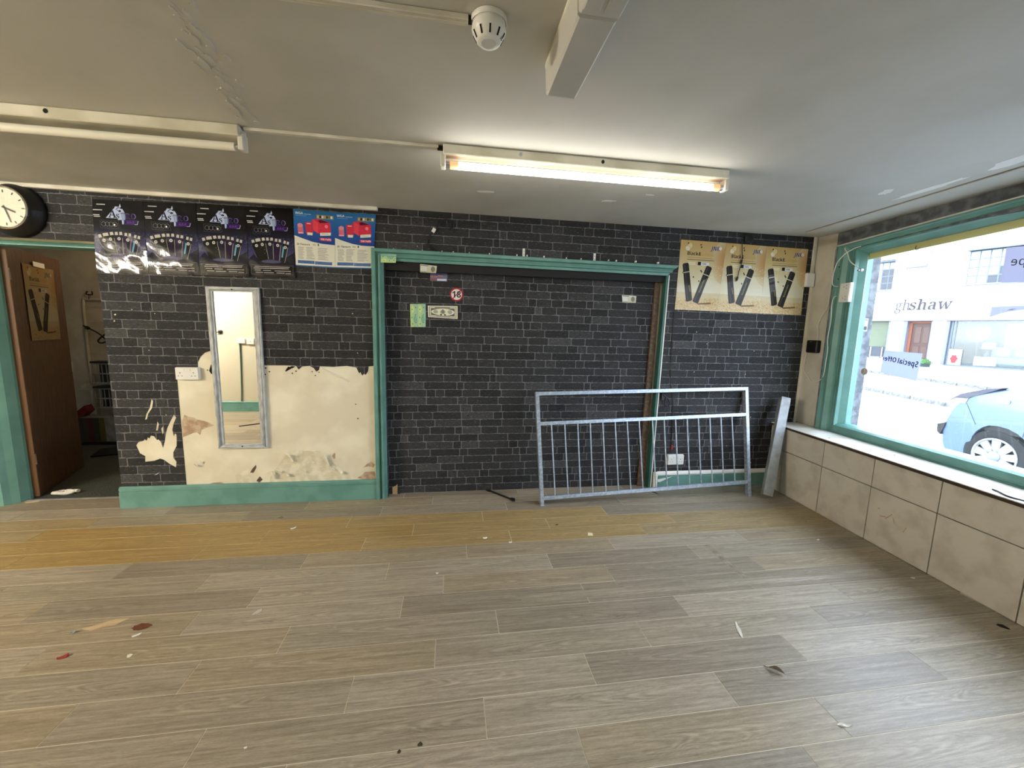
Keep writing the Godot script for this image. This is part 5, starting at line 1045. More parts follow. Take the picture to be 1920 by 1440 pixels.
# ---------------------------------------------------------------- on the floor
func floor_things():
	# galvanised gate leaning on the wall
	var a := Vector3(0.684, 0.0, -2.864); var e1 := Vector3(1.0, 0, -0.0088).normalized(); var nn := Vector3(0.008, 0.236, 0.972).normalized(); var e2 := nn.cross(e1).normalized()
	var g := thing("gate", "galvanised metal gate with round bars leaning on the wall", "gate", Transform3D(Basis(e1, e2, nn), a))
	var q := func(x: float, y: float) -> Vector2: return Vector2(x, y)
	var bar := func(called: String, p: Array):
		var st := S(); prism(st, V2(p), -0.038, 0.0); part(called, st, M.zinc, g)
	bar.call("upright", [0.0, 0.0, 0.028, 0.0, 0.004, 0.885, -0.024, 0.885])
	bar.call("upright", [1.792, 0.001, 1.82, 0.0, 1.866, 0.928, 1.838, 0.928])
	bar.call("top_rail", [0.004, 0.857, 1.837, 0.9, 1.838, 0.928, 0.0035, 0.885])
	bar.call("middle_rail", [0.0115, 0.62, 1.823, 0.677, 1.8245, 0.704, 0.0108, 0.647])
	bar.call("bottom_rail", [0.0268, 0.045, 1.7945, 0.107, 1.796, 0.134, 0.026, 0.072])
	var tops := [0.104, 0.213, 0.322, 0.427, 0.534, 0.64, 0.745, 0.85, 0.967, 1.073, 1.176, 1.282, 1.385, 1.493, 1.597, 1.702]
	var bots := [0.12, 0.226, 0.328, 0.43, 0.539, 0.646, 0.751, 0.857, 0.97, 1.068, 1.168, 1.272, 1.377, 1.479, 1.584, 1.69]
	for i in 16:
		var st := S(); tube(st, [Vector3(bots[i], 0.071 + 0.035 * bots[i], -0.019), Vector3(tops[i], 0.622 + 0.0315 * tops[i], -0.019)], 0.0055, 8); part("bar", st, M.zinc, g)
	for k in [[1.85, 0.8], [1.84, 0.45], [1.835, 0.28]]:
		var st := S(); tube(st, [Vector3(k[0] - 0.004, k[1], -0.018), Vector3(k[0] + 0.018, k[1], -0.018)], 0.003, 6); part("stud", st, M.steel, g)
	# steel post in the corner
	var foot := Vector3(2.608, 0.0, -2.838); var top := Vector3(2.858, 0.8, -3.035); var up := (top - foot).normalized(); var f := Vector3(-0.42, 0.0, 0.9); f = (f - up * f.dot(up)).normalized(); var s := up.cross(f)
	var po := thing("steel_post", "grey steel box post leaning in the window corner", "post", Transform3D(Basis(s, up, f), foot + Vector3(0, 0.022, 0)))
	var st := S(); box(st, Vector3(-0.036, 0, -0.032), Vector3(0.036, 0.855, 0.032), 0.003); part("post", st, M.zinc_dull, po)
	st = S(); box(st, Vector3(0.0362, 0.77, -0.026), Vector3(0.0372, 0.835, 0.028), 0.0003); part("label", st, M.white, po)
	st = S(); box(st, Vector3(-0.03, 0.8552, -0.027), Vector3(0.03, 0.857, 0.027)); part("end_cap", st, M.zinc_dull, po)
	for y in [0.62, 0.45]:
		st = S(); tube(st, [Vector3(0.036, y, 0.0), Vector3(0.039, y, 0.0)], 0.005, 8); part("rivet", st, M.steel, po)
	# black rod
	var rd := thing("metal_rod", "black flat-ended metal rod on the floor left of the gate", "rod", Transform3D(Basis(Vector3.UP, -0.872), Vector3(0.385, 0.0, -3.1)))
	st = S(); box(st, Vector3(-0.1, 0.001, -0.007), Vector3(0.135, 0.013, 0.007), 0.003); part("shaft", st, M.black, rd)
	st = S(); prism(st, V2([0.13, -0.012, 0.165, -0.014, 0.176, 0.0, 0.165, 0.014, 0.13, 0.01]), 0.001, 0.017, Transform3D(Basis(Vector3.RIGHT, Vector3(0, 0, 1), Vector3.UP), Vector3.ZERO)); part("head", st, M.black, rd)
	st = S(); prism(st, V2([-0.13, -0.016, -0.09, -0.008, -0.09, 0.008, -0.135, 0.014]), 0.001, 0.009, Transform3D(Basis(Vector3.RIGHT, Vector3(0, 0, 1), Vector3.UP), Vector3.ZERO)); part("claw", st, M.black, rd)
	# litter
	var FX := Transform3D(Basis(Vector3.RIGHT, Vector3(0, 0, 1), Vector3.UP), Vector3.ZERO)
	var lit := [["paper_scrap", "curled tan scrap of paper on the floor at the left", "scrap", -1.51, -1.86, 0.075, 0.022, 0.35, rgb(196, 172, 134), 0.008, 11],
		["rust_smear", "dried reddish-brown crumbs beside the tan scrap", "debris", -1.354, -1.83, 0.04, 0.022, 0.1, rgb(104, 58, 32), 0.002, 17],
		["paper_chip", "white chip in front of the reddish-brown crumbs", "scrap", -1.337, -1.778, 0.022, 0.009, 0.7, rgb(240, 240, 234), 0.003, 5],
		["paper_chip", "cream white chip nearest the viewer on the left", "scrap", -1.283, -1.66, 0.01, 0.016, 0.5, rgb(236, 230, 210), 0.003, 5],
		["red_wrapper", "small crushed red wrapper on the floor at the far left", "wrapper", -1.532, -1.682, 0.02, 0.011, 0.3, rgb(150, 50, 44), 0.01, 7],
		["grey_crumb", "tiny crumpled grey foil near the tan scrap", "scrap", -1.611, -1.822, 0.012, 0.01, 0.2, rgb(150, 148, 140), 0.01, 7],
		["white_stub", "white stub on the yellowed planks below the mirror", "scrap", -1.039, -2.685, 0.02, 0.008, 0.6, rgb(244, 244, 238), 0.008, 6],
		["plaster_crumb", "white crumb on the yellowed planks, left of two in front of the alcove", "crumb", 0.217, -2.432, 0.012, 0.008, 0.1, rgb(240, 238, 226), 0.007, 6],
		["plaster_crumb", "white crumb on the yellowed planks, right of two in front of the alcove", "crumb", 0.374, -2.362, 0.012, 0.007, 0.0, rgb(240, 238, 226), 0.007, 6],
		["cream_square", "cream square of card on the yellowed planks before the gate", "scrap", 0.922, -2.408, 0.026, 0.02, 0.5, rgb(238, 228, 188), 0.003, 4],
		["plaster_crumb", "single white crumb on the grey planks in the middle of the floor", "crumb", -0.074, -2.083, 0.007, 0.006, 0.0, rgb(238, 236, 226), 0.006, 6],
		["torn_bit", "torn whitish bit on the grey planks left of the middle", "scrap", -0.899, -1.866, 0.022, 0.012, 1.0, rgb(196, 192, 180), 0.004, 7],
		["feather", "small pale feather on the planks right of the middle", "feather", 1.314, -1.5, 0.008, 0.05, -0.4, rgb(214, 208, 194), 0.004, 9],
		["paper_curl", "white paper curl near the viewer on the right", "scrap", 1.363, -1.038, 0.024, 0.006, -0.2, rgb(238, 238, 234), 0.008, 9],
		["paper_chip", "white chip at the edge of the shade under the window", "scrap", 2.43, -2.183, 0.012, 0.008, 0.3, rgb(230, 228, 218), 0.005, 6],
		["paper_chip", "white chip in the shade under the window, nearer the viewer", "scrap", 2.601, -1.744, 0.014, 0.007, -0.2, rgb(236, 234, 224), 0.004, 5],
		["dark_fragment", "dark fragment at the foot of the tiles near the viewer", "debris", 2.6, -1.364, 0.012, 0.028, 0.7, rgb(26, 24, 22), 0.006, 7],
		["white_speck", "tiny white speck nearest the viewer at the bottom left", "crumb", -0.646, -1.218, 0.006, 0.004, 0.3, rgb(240, 238, 230), 0.004, 6],
		["dark_crumb", "dark brown crumb near the viewer, right of a pair", "crumb", -0.096, -1.158, 0.009, 0.007, 0.0, rgb(60, 50, 36), 0.004, 8],
		["dark_crumb", "dark brown crumb near the viewer, left of a pair", "crumb", -0.16, -1.144, 0.007, 0.006, 0.0, rgb(60, 50, 36), 0.004, 8],
		["grey_pebble", "small grey pebble on the planks near the green skirting", "pebble", -1.18, -2.851, 0.018, 0.01, 0.0, rgb(110, 106, 94), 0.008, 8],
		["flat_scrap", "flat cream scrap at the foot of the green door frame", "scrap", -3.05, -3.285, 0.045, 0.018, 0.1, rgb(206, 192, 160), 0.002, 6],
		["black_splinter", "short black splinter under the gate's bottom rail", "debris", 1.713, -3.028, 0.006, 0.035, 0.7, rgb(20, 20, 20), 0.005, 5],
		["black_speck", "black speck on the yellowed planks left of the gate", "crumb", 0.73, -2.56, 0.012, 0.006, 0.0, rgb(38, 30, 22), 0.003, 7]]
	for l in lit:
		var p := PackedVector2Array()
		for i in l[10]: p.append(Vector2(cos(TAU * i / l[10]) * l[5], sin(TAU * i / l[10]) * l[6]).rotated(-l[7]) * rng.randf_range(0.7, 1.15))
		st = S(); var hgt: float = l[9]
		for i in p.size():   # a small crumpled shell
			var b: Vector2 = p[(i + 1) % p.size()]; var c: Vector2 = p[i]
			var m := Vector3(l[3], hgt * 0.6, l[4]); var v0 := Vector3(l[3] + c.x, 0.0006 + hgt * (0.9 if i % 3 == 0 else 0.1), l[4] + c.y); var v1 := Vector3(l[3] + b.x, 0.0006 + hgt * (0.9 if ((i + 1) % p.size()) % 3 == 0 else 0.1), l[4] + b.y)
			trin(st, m, v0, v1, Vector3.UP); quadn(st, v0, v1, Vector3(v1.x, 0.0004, v1.z), Vector3(v0.x, 0.0004, v0.z), (v0 + v1) / 2.0 - m)
		solo(l[0], st, mat(l[8], 0.75), l[1], l[2])
	st = S(); var tp := []
	for i in 13: tp.append(Vector3(-2.95 + cos(i * 2.1) * 0.035 + (i - 6) * 0.008, 0.014 + 0.006 * sin(i * 1.7), -3.42 + sin(i * 2.1) * 0.018 + (6 - i) * 0.002))
	tube(st, spline(tp, 3), 0.0135, 7); solo("tissue", st, M.white, "crumpled white tissue on the carpet in the doorway", "tissue")
	st = S()
	for i in 6:   # a dry leaf, folded along its rib
		for sd in [-1, 1]:
			var f0 := func(t: float, w: float) -> Vector3: return Transform3D(Basis(Vector3.UP, -0.75), Vector3(1.302, 0.001, -1.268)) * Vector3((t - 0.5) * 0.062, 0.003 + absf(w) * 0.5 + 0.006 * sin(t * 3.0), w)
			var w0: float = 0.013 * sin(PI * i / 6.0) * sd; var w1: float = 0.013 * sin(PI * (i + 1) / 6.0) * sd
			quadn(st, f0.call(i / 6.0, 0.0), f0.call((i + 1) / 6.0, 0.0), f0.call((i + 1) / 6.0, w1), f0.call(i / 6.0, w0), Vector3.UP)
	tube(st, [Transform3D(Basis(Vector3.UP, -0.75), Vector3(1.302, 0.001, -1.268)) * Vector3(-0.045, 0.003, 0), Transform3D(Basis(Vector3.UP, -0.75), Vector3(1.302, 0.001, -1.268)) * Vector3(-0.028, 0.004, 0)], 0.0016, 5)
	solo("dry_leaf", st, mat(rgb(92, 76, 54), 0.35), "curled dry brown leaf on the planks near the viewer", "leaf")
	st = S(); tube(st, spline([Vector3(-2.75, 0.006, -0.66), Vector3(-2.66, 0.007, -0.6), Vector3(-2.54, 0.006, -0.515), Vector3(-2.4, 0.006, -0.5)]), 0.006, 6); solo("black_strip", st, M.black, "black strip on the floor seen in the mirror", "strip")

# ---------------------------------------------------------------- the street
func street():
	var road_y := func(x: float) -> float: return -0.21 + 0.0145 * (x - 5.9)
	var grey := tri(mat(Color.WHITE, 0.9, 0, noise_tex(41, 0.02, rgb(116, 116, 117), rgb(148, 148, 148))), 0.8)
	var kerbm := tri(mat(Color.WHITE, 0.9, 0, noise_tex(42, 0.03, rgb(92, 90, 86), rgb(124, 122, 118))), 1.5)
	var slab := func(st: SurfaceTool, pts: Array, lift: float):
		var m := Vector3.ZERO; var top := []
		for p in pts: top.append(Vector3(p.x, road_y.call(p.x) + lift, p.y)); m += top[-1] / pts.size()
		quadn(st, top[0], top[1], top[2], top[3], Vector3.UP, [pts[0], pts[1], pts[2], pts[3]])
		for i in 4: quadn(st, top[i], top[(i + 1) % 4], top[(i + 1) % 4] - Vector3(0, 0.3, 0), top[i] - Vector3(0, 0.3, 0), (top[i] + top[(i + 1) % 4]) / 2.0 - m)
	var st := S(); slab.call(st, [Vector2(3.35, -60), Vector2(70, -60), Vector2(70, 30), Vector2(3.35, 30)], 0.0); struct("road", st, grey, "pale tarmac road outside the window")
	var l1 := Vector2(10.95, -6.95); var d1 := Vector2(1.1, -3.3).normalized()
	var l2 := Vector2(15.0, -9.4); var d2 := Vector2(1.3, -3.9).normalized()
	st = S(); slab.call(st, [l1 + d1 * 30, l1 + Vector2(45, 0) + d1 * 30, l1 + Vector2(45, 0) - d1 * 30, l1 - d1 * 30], 0.085); var pv := struct("pavement", st, grey, "far pavement outside the window")
	st = S(); slab.call(st, [l2 + d2 * 30, l2 + Vector2(40, 0) + d2 * 30, l2 + Vector2(40, 0) - d2 * 30, l2 - d2 * 30], 0.17); part("upper_terrace", st, grey, pv)
	for i in range(-5, 9):
		for k in [[l1, d1, 0.095, "kerb_stone"], [l2, d2, 0.18, "step_stone"]]:
			if (i == 0 and k[3] == "kerb_stone"): continue
			var c: Vector2 = k[0] + k[1] * (i * 0.92); var y: float = road_y.call(c.x) + k[2]
			st = S(); box(st, Vector3(-0.45, -0.12, -0.075), Vector3(0.45, 0, 0.075), 0.01, Transform3D(Basis(Vector3(k[1].x, 0, k[1].y), Vector3.UP, Vector3(k[1].x, 0, k[1].y).cross(Vector3.UP)), Vector3(c.x, y, c.y))); part(k[3], st, kerbm, pv)

	# white rendered shop opposite
	var F := Transform3D(Basis(Vector3(0.3138, 0, 0.9495), Vector3.UP, Vector3(-0.9495, 0, 0.3138)), Vector3(21.19, 0, -14.98))
	var b := thing("building", "white rendered shop across the street with a brown door", "building", F)
	var wm := mat(rgb(214, 217, 224), 0.9); var greyp := mat(rgb(112, 112, 128), 0.7); var barm := mat(rgb(92, 102, 110), 0.6); var darkp := mat(rgb(52, 56, 64), 0.3); var curt := mat(rgb(172, 184, 190), 0.5)
	st = S()
	for r in [[-16, 22, 2.22, 3.7], [-16, 22, 5.08, 6.6], [-16, -3.0, 3.7, 5.08], [-1.7, 0.67, 3.7, 5.08], [3.0, 22, 3.7, 5.08], [-16, -3.0, -0.6, 2.22], [-1.54, -1.0, -0.6, 2.22], [-0.1, 0.42, -0.6, 2.22], [4.7, 22, -0.6, 2.22], [-3.0, -1.54, -0.6, 0.42], [0.42, 4.7, -0.6, 0.3], [-1.0, -0.1, -0.6, 0.02]]:
		box(st, Vector3(r[0], r[2], -0.3), Vector3(r[1], r[3], 0))
	part("wall", st, wm, b)
	st = S(); box(st, Vector3(-16, -0.6, -4), Vector3(22, 6.6, -3.2)); part("rear_wall", st, darkp, b)
	for w in [[-3.0, -1.7, 3.7, 5.0, 5, 4], [0.67, 3.0, 3.72, 5.08, 8, 4]]:
		st = S(); box(st, Vector3(w[0], w[2], -0.22), Vector3(w[1], w[3] + 0.08, -0.2)); var wn := part("window", st, barm, b)
		var cw: float = (w[1] - w[0]) / w[4]; var ch: float = (w[3] - w[2]) / w[5]
		for i in w[4]:
			for j in w[5]:
				st = S(); box(st, Vector3(w[0] + i * cw + 0.02, w[2] + j * ch + 0.02, -0.2), Vector3(w[0] + (i + 1) * cw - 0.02, w[2] + (j + 1) * ch - 0.02, -0.195)); var dk: bool = (w[0] < 0 and j < 3 and i > 2) or (w[0] > 0 and i in [3, 4] and j < 3 and not (i == 3 and j == 2)) or (w[0] > 0 and i == 2 and j == 0)
				part("pane", st, darkp if dk else curt, wn)
		st = S(); box(st, Vector3(w[0] - 0.08, w[2] - 0.07, -0.2), Vector3(w[1] + 0.08, w[2], 0.06), 0.01); part("window_sill", st, greyp, b)
		st = S(); box(st, Vector3(w[0] - 0.05, w[3], -0.2), Vector3(w[1] + 0.05, w[3] + 0.05, 0.03), 0.01); part("window_hood", st, barm, b)
	st = S(); box(st, Vector3(-16, 2.2, -0.02), Vector3(22, 2.24, 0.06), 0.01); part("ledge", st, greyp, b)
	# ground-floor window on the left, the door, the big display window
	st = S(); box(st, Vector3(-3.0, 0.42, -0.26), Vector3(-1.54, 2.22, -0.24)); var w1 := part("window", st, mat(rgb(88, 96, 72), 0.3), b)
	st = S(); box(st, Vector3(-3.0, 0.42, -0.24), Vector3(-1.6, 0.98, -0.2)); part("display", st, darkp, w1)
	for k in [[-2.25, 0.45, 0.03, 0.5], [-1.8, 0.45, 0.03, 0.5]]:
		st = S(); box(st, Vector3(k[0], k[1], -0.2), Vector3(k[0] + 0.4, k[1] + 0.03, -0.15), 0, Transform3D(Basis.IDENTITY, Vector3.ZERO)); box(st, Vector3(k[0], k[1], -0.2), Vector3(k[0] + 0.03, k[1] + k[3], -0.15)); part("shelf", st, wm, w1)
	st = S(); box(st, Vector3(-1.6, 0.4, -0.24), Vector3(-1.54, 2.22, 0.02)); box(st, Vector3(-1.06, 0.0, -0.3), Vector3(-0.93, 2.22, 0.02)); box(st, Vector3(-0.12, 0, -0.3), Vector3(-0.08, 2.22, 0.02)); box(st, Vector3(0.36, 0.3, -0.24), Vector3(0.46, 2.22, 0.02)); part("grey_reveal", st, greyp, b)
	st = S(); box(st, Vector3(-0.93, 0.02, -0.34), Vector3(-0.12, 2.2, -0.28)); var dr := part("door", st, mat(rgb(74, 40, 30), 0.4), b)
	st = S(); box(st, Vector3(-0.93, 0.02, -0.28), Vector3(-0.82, 2.2, -0.22)); box(st, Vector3(-0.82, 2.1, -0.28), Vector3(-0.12, 2.2, -0.22)); part("door_frame", st, mat(rgb(136, 76, 48), 0.5), dr)
	for k in [[-0.72, 1.2], [-0.44, 1.2], [-0.72, 0.3], [-0.44, 0.3]]:
		st = S(); box(st, Vector3(k[0], k[1], -0.279), Vector3(k[0] + 0.22, k[1] + 0.75, -0.265), 0.01); part("door_panel", st, mat(rgb(80, 52, 42), 0.3), dr)
	st = S(); box(st, Vector3(0.46, 0.3, -2.0), Vector3(4.7, 0.34, -0.1)); box(st, Vector3(0.46, 0.3, -2.05), Vector3(4.7, 2.22, -2.0)); var sw := part("display_window", st, darkp, b)
	st = S(); box(st, Vector3(0.46, 0.3, -0.1), Vector3(4.7, 2.2, -0.094)); part("pane", st, M.glass, sw)
	st = S(); box(st, Vector3(0.5, 0.3, -0.12), Vector3(0.56, 2.2, -0.06)); box(st, Vector3(0.62, 0.3, -0.12), Vector3(0.66, 2.2, -0.06)); box(st, Vector3(0.46, 0.27, -0.12), Vector3(4.7, 0.31, 0.05)); part("window_frame", st, barm, sw)
	st = S(); box(st, Vector3(0.3, 2.22, -2.05), Vector3(4.8, 2.3, -0.31)); part("display_ceiling", st, darkp, b)
	st = S(); box(st, Vector3(0.34, 0.3, -2.05), Vector3(0.42, 2.2, -0.31)); part("display_side", st, darkp, b)
	st = S(); box(st, Vector3(4.7, 0.3, -2.05), Vector3(4.8, 2.2, -0.31)); part("display_side", st, darkp, b)
	var fim := canvas(256, 256, rgb(216, 214, 202)); speck(fim, 420, Rect2i(0, 0, 256, 256), rgb(70, 84, 66), rgb(150, 146, 120), 5, 4); speck(fim, 120, Rect2i(0, 0, 256, 256), rgb(40, 44, 44), rgb(110, 96, 80), 4, 5)
	var fl := thing("patterned_screen", "leaf-patterned screen inside the display window opposite", "screen", at(F, 2.5, 1.05, -1.75)); st = S(); sheet(st, Vector2(-0.76, 1.08), Vector2(1.2, 1.08), Vector2(1.2, 0.1), Vector2(-0.8, 0.1), 0.02, Transform3D(), 1, 1, 0.0, 0, 0.03); part("panel", st, print_mat(fim, 0.8), fl)
	st = S(); box(st, Vector3(-0.8, -0.7, -0.03), Vector3(1.2, 1.1, 0.0), 0.005); part("board", st, wm, fl)
	var rm := thing("round_mirror", "round dark mirror inside the display window opposite", "mirror", F * Transform3D(Basis(Vector3.RIGHT, PI / 2), Vector3(1.1, 1.7, -0.9))); st = S(); lathe(st, [Vector2(0, 0), Vector2(0.36, 0.0), Vector2(0.37, 0.03), Vector2(0.34, 0.035)], Transform3D(), 32); part("rim", st, barm, rm); st = S(); lathe(st, [Vector2(0, 0.03), Vector2(0.34, 0.03), Vector2(0.34, 0.02)], Transform3D(), 32); part("glass", st, mat(rgb(60, 55, 52), 0.6), rm)
	var so := thing("sofa", "pale blue sofa inside the display window opposite", "sofa", at(F, 2.3, 0.345, -0.75)); var teal := mat(rgb(92, 142, 154), 0.8)
	st = S(); box(st, Vector3(-0.85, 0.08, -0.35), Vector3(0.95, 0.36, 0.4), 0.05); part("seat", st, teal, so); st = S(); box(st, Vector3(-0.75, 0.3, -0.45), Vector3(0.9, 0.78, -0.25), 0.06); part("back", st, teal, so)
	for x in [-0.4, 0.1, 0.55]:
		st = S(); box(st, Vector3(x - 0.2, 0.36, -0.25), Vector3(x + 0.2, 0.7, -0.1), 0.06); part("cushion", st, mat(rgb(120, 162, 172), 0.8), so)
	st = S(); box(st, Vector3(-0.8, 0, -0.3), Vector3(0.9, 0.08, 0.35)); part("base", st, M.black, so)
	var ta := thing("white_table", "white block table in front of the pale blue sofa opposite", "table", at(F, 1.6, 0.345, -0.22)); st = S(); box(st, Vector3(-0.3, 0, -0.1), Vector3(0.3, 0.36, 0.08), 0.01); part("block", st, wm, ta)
	var lp := thing("table_lamp", "white shaded lamp inside the display window opposite", "lamp", at(F, 1.3, 0.345, -1.6)); st = S(); lathe(st, [Vector2(0, 0), Vector2(0.1, 0), Vector2(0.13, 0.3), Vector2(0.1, 0.5), Vector2(0.03, 0.6), Vector2(0, 0.6)], Transform3D(), 20); part("base", st, barm, lp); st = S(); lathe(st, [Vector2(0.22, 0.68), Vector2(0.19, 0.95)], Transform3D(), 24); part("shade", st, wm, lp)
	st = S(); box(st, Vector3(-0.2, 0, -0.01), Vector3(0.2, 0.66, 0.01), 0.003, at(F, 0.76, 0.32, -0.04)); var ps := solo("red_figure_poster", st, wm, "white poster with a red shape in the display window opposite", "poster")
	st = S(); prism(st, V2([-0.06, 0.06, 0.06, 0.06, 0.1, 0.2, 0.14, 0.26, 0.09, 0.3, 0.05, 0.42, 0.0, 0.38, -0.06, 0.42, -0.08, 0.3, -0.13, 0.24, -0.08, 0.18]), 0.01, 0.02, at(F, 0.74, 0.34, -0.04)); part("red_shape", st, M.red, ps)
	# lettering on the front
	var letter := mat(rgb(44, 40, 48), 0.7)
	var sg := thing("wall_lettering", "large dark serif lettering ghshaw on the white front opposite", "sign", at(F, -1.47, 2.69, 0.03))
	st = S(); glyphs(st, "gh", 0.46, Transform3D(), "Droid Serif", 400, 0.74, 0.1); part("letters", st, mat(rgb(62, 56, 64), 0.7), sg)
	st = S(); glyphs(st, "shaw", 0.46, Transform3D(Basis.IDENTITY, Vector3(0.5, 0, 0)), "Droid Serif", 700, 0.84, 0.12); part("letters", st, letter, sg)
	st = S(); glyphs(st, "EST 1860", 0.085, Transform3D(Basis.IDENTITY, Vector3(0.52, -0.24, 0)), "Droid Serif", 400, 1.1); part("small_letters", st, letter, sg)
	var br := thing("sign_bracket", "grey iron sign bracket high on the white front opposite", "bracket", at(F, -0.9, 4.65, 0.0)); st = S()
	box(st, Vector3(-0.34, -0.05, 0.02), Vector3(0.34, 0.06, 0.12), 0.01); part("bar", st, greyp, br)
	st = S(); tube(st, [Vector3(0.34, 0, 0.06), Vector3(0.44, 0.62, 0.06)], 0.018, 6); tube(st, [Vector3(0.22, 0.6, 0.06), Vector3(0.62, 0.66, 0.06)], 0.012, 6)
	for x in [-0.34, 0.32]: tube(st, [Vector3(x, -0.15, 0.06), Vector3(x, 0.05, 0.06)], 0.015, 6)
	for x in [-0.22, 0.2]: tube(st, [Vector3(x, 0.05, 0.06), Vector3(x, 0.17, 0.06)], 0.015, 6)
	part("rods", st, greyp, br)
	var hl := thing("lantern", "grey hooded lantern at the top left of the white front opposite", "lantern", at(F, -1.98, 5.5, 0.5)); st = S(); lathe(st, [Vector2(0.0, -0.2), Vector2(0.09, -0.17), Vector2(0.24, 0.0), Vector2(0.28, 0.06), Vector2(0.1, 0.16), Vector2(0, 0.17)], Transform3D(), 14); part("hood", st, mat(rgb(120, 122, 112), 0.6), hl)
	st = S(); tube(st, [Vector3(0, 0.1, 0), Vector3(0, 0.18, -0.47)], 0.025, 6); part("arm", st, greyp, hl)
	var fb := thing("fascia_board", "grey fascia board with a swept white edge at the right of the white front", "sign", at(F, 1.57, 2.35, 0.002)); st = S(); prism(st, V2([0.01, 0.4, 3.0, 0.46, 3.0, 0.36, 0.83, 0.27, 0.38, 0.18, 0.0, 0.0]), 0, 0.05); part("board", st, mat(rgb(88, 90, 116), 0.7), fb)
	st = S(); prism(st, V2([0.42, 0.24, 0.52, 0.3, 0.66, 0.31, 0.56, 0.25]), 0.05, 0.054); part("mark", st, letter, fb)
	# potted shrub by the door
	var pt := thing("potted_shrub", "round green shrub in a dark pot beside the brown door opposite", "plant", at(F, 0.0, 0.05, 0.5)); st = S(); lathe(st, [Vector2(0, 0), Vector2(0.15, 0), Vector2(0.21, 0.26), Vector2(0.23, 0.28), Vector2(0.2, 0.28), Vector2(0, 0.25)], Transform3D(), 20); part("pot", st, mat(rgb(56, 66, 68), 0.7), pt)
	st = S()
	for i in 420:
		var v := Vector3(rng.randfn(), rng.randfn(), rng.randfn()).normalized(); v.y = absf(v.y) * 0.85; var c := Vector3(0, 0.27, 0) + v * rng.randf_range(0.16, 0.25); var s := v.cross(Vector3(rng.randfn(), rng.randfn(), rng.randfn())).normalized() * 0.03; var u := v.cross(s).normalized() * 0.05
		trin(st, c - s, c + s, c + u + v * 0.02, v)
	var lv := part("foliage", st, mat(rgb(58, 104, 36), 0.6), pt); lv.set_meta("kind", "stuff")
	st = S(); tube(st, [Vector3(0, 0.2, 0), Vector3(0, 0.36, 0)], 0.02, 6); part("stem", st, M.wood, pt)
	car()

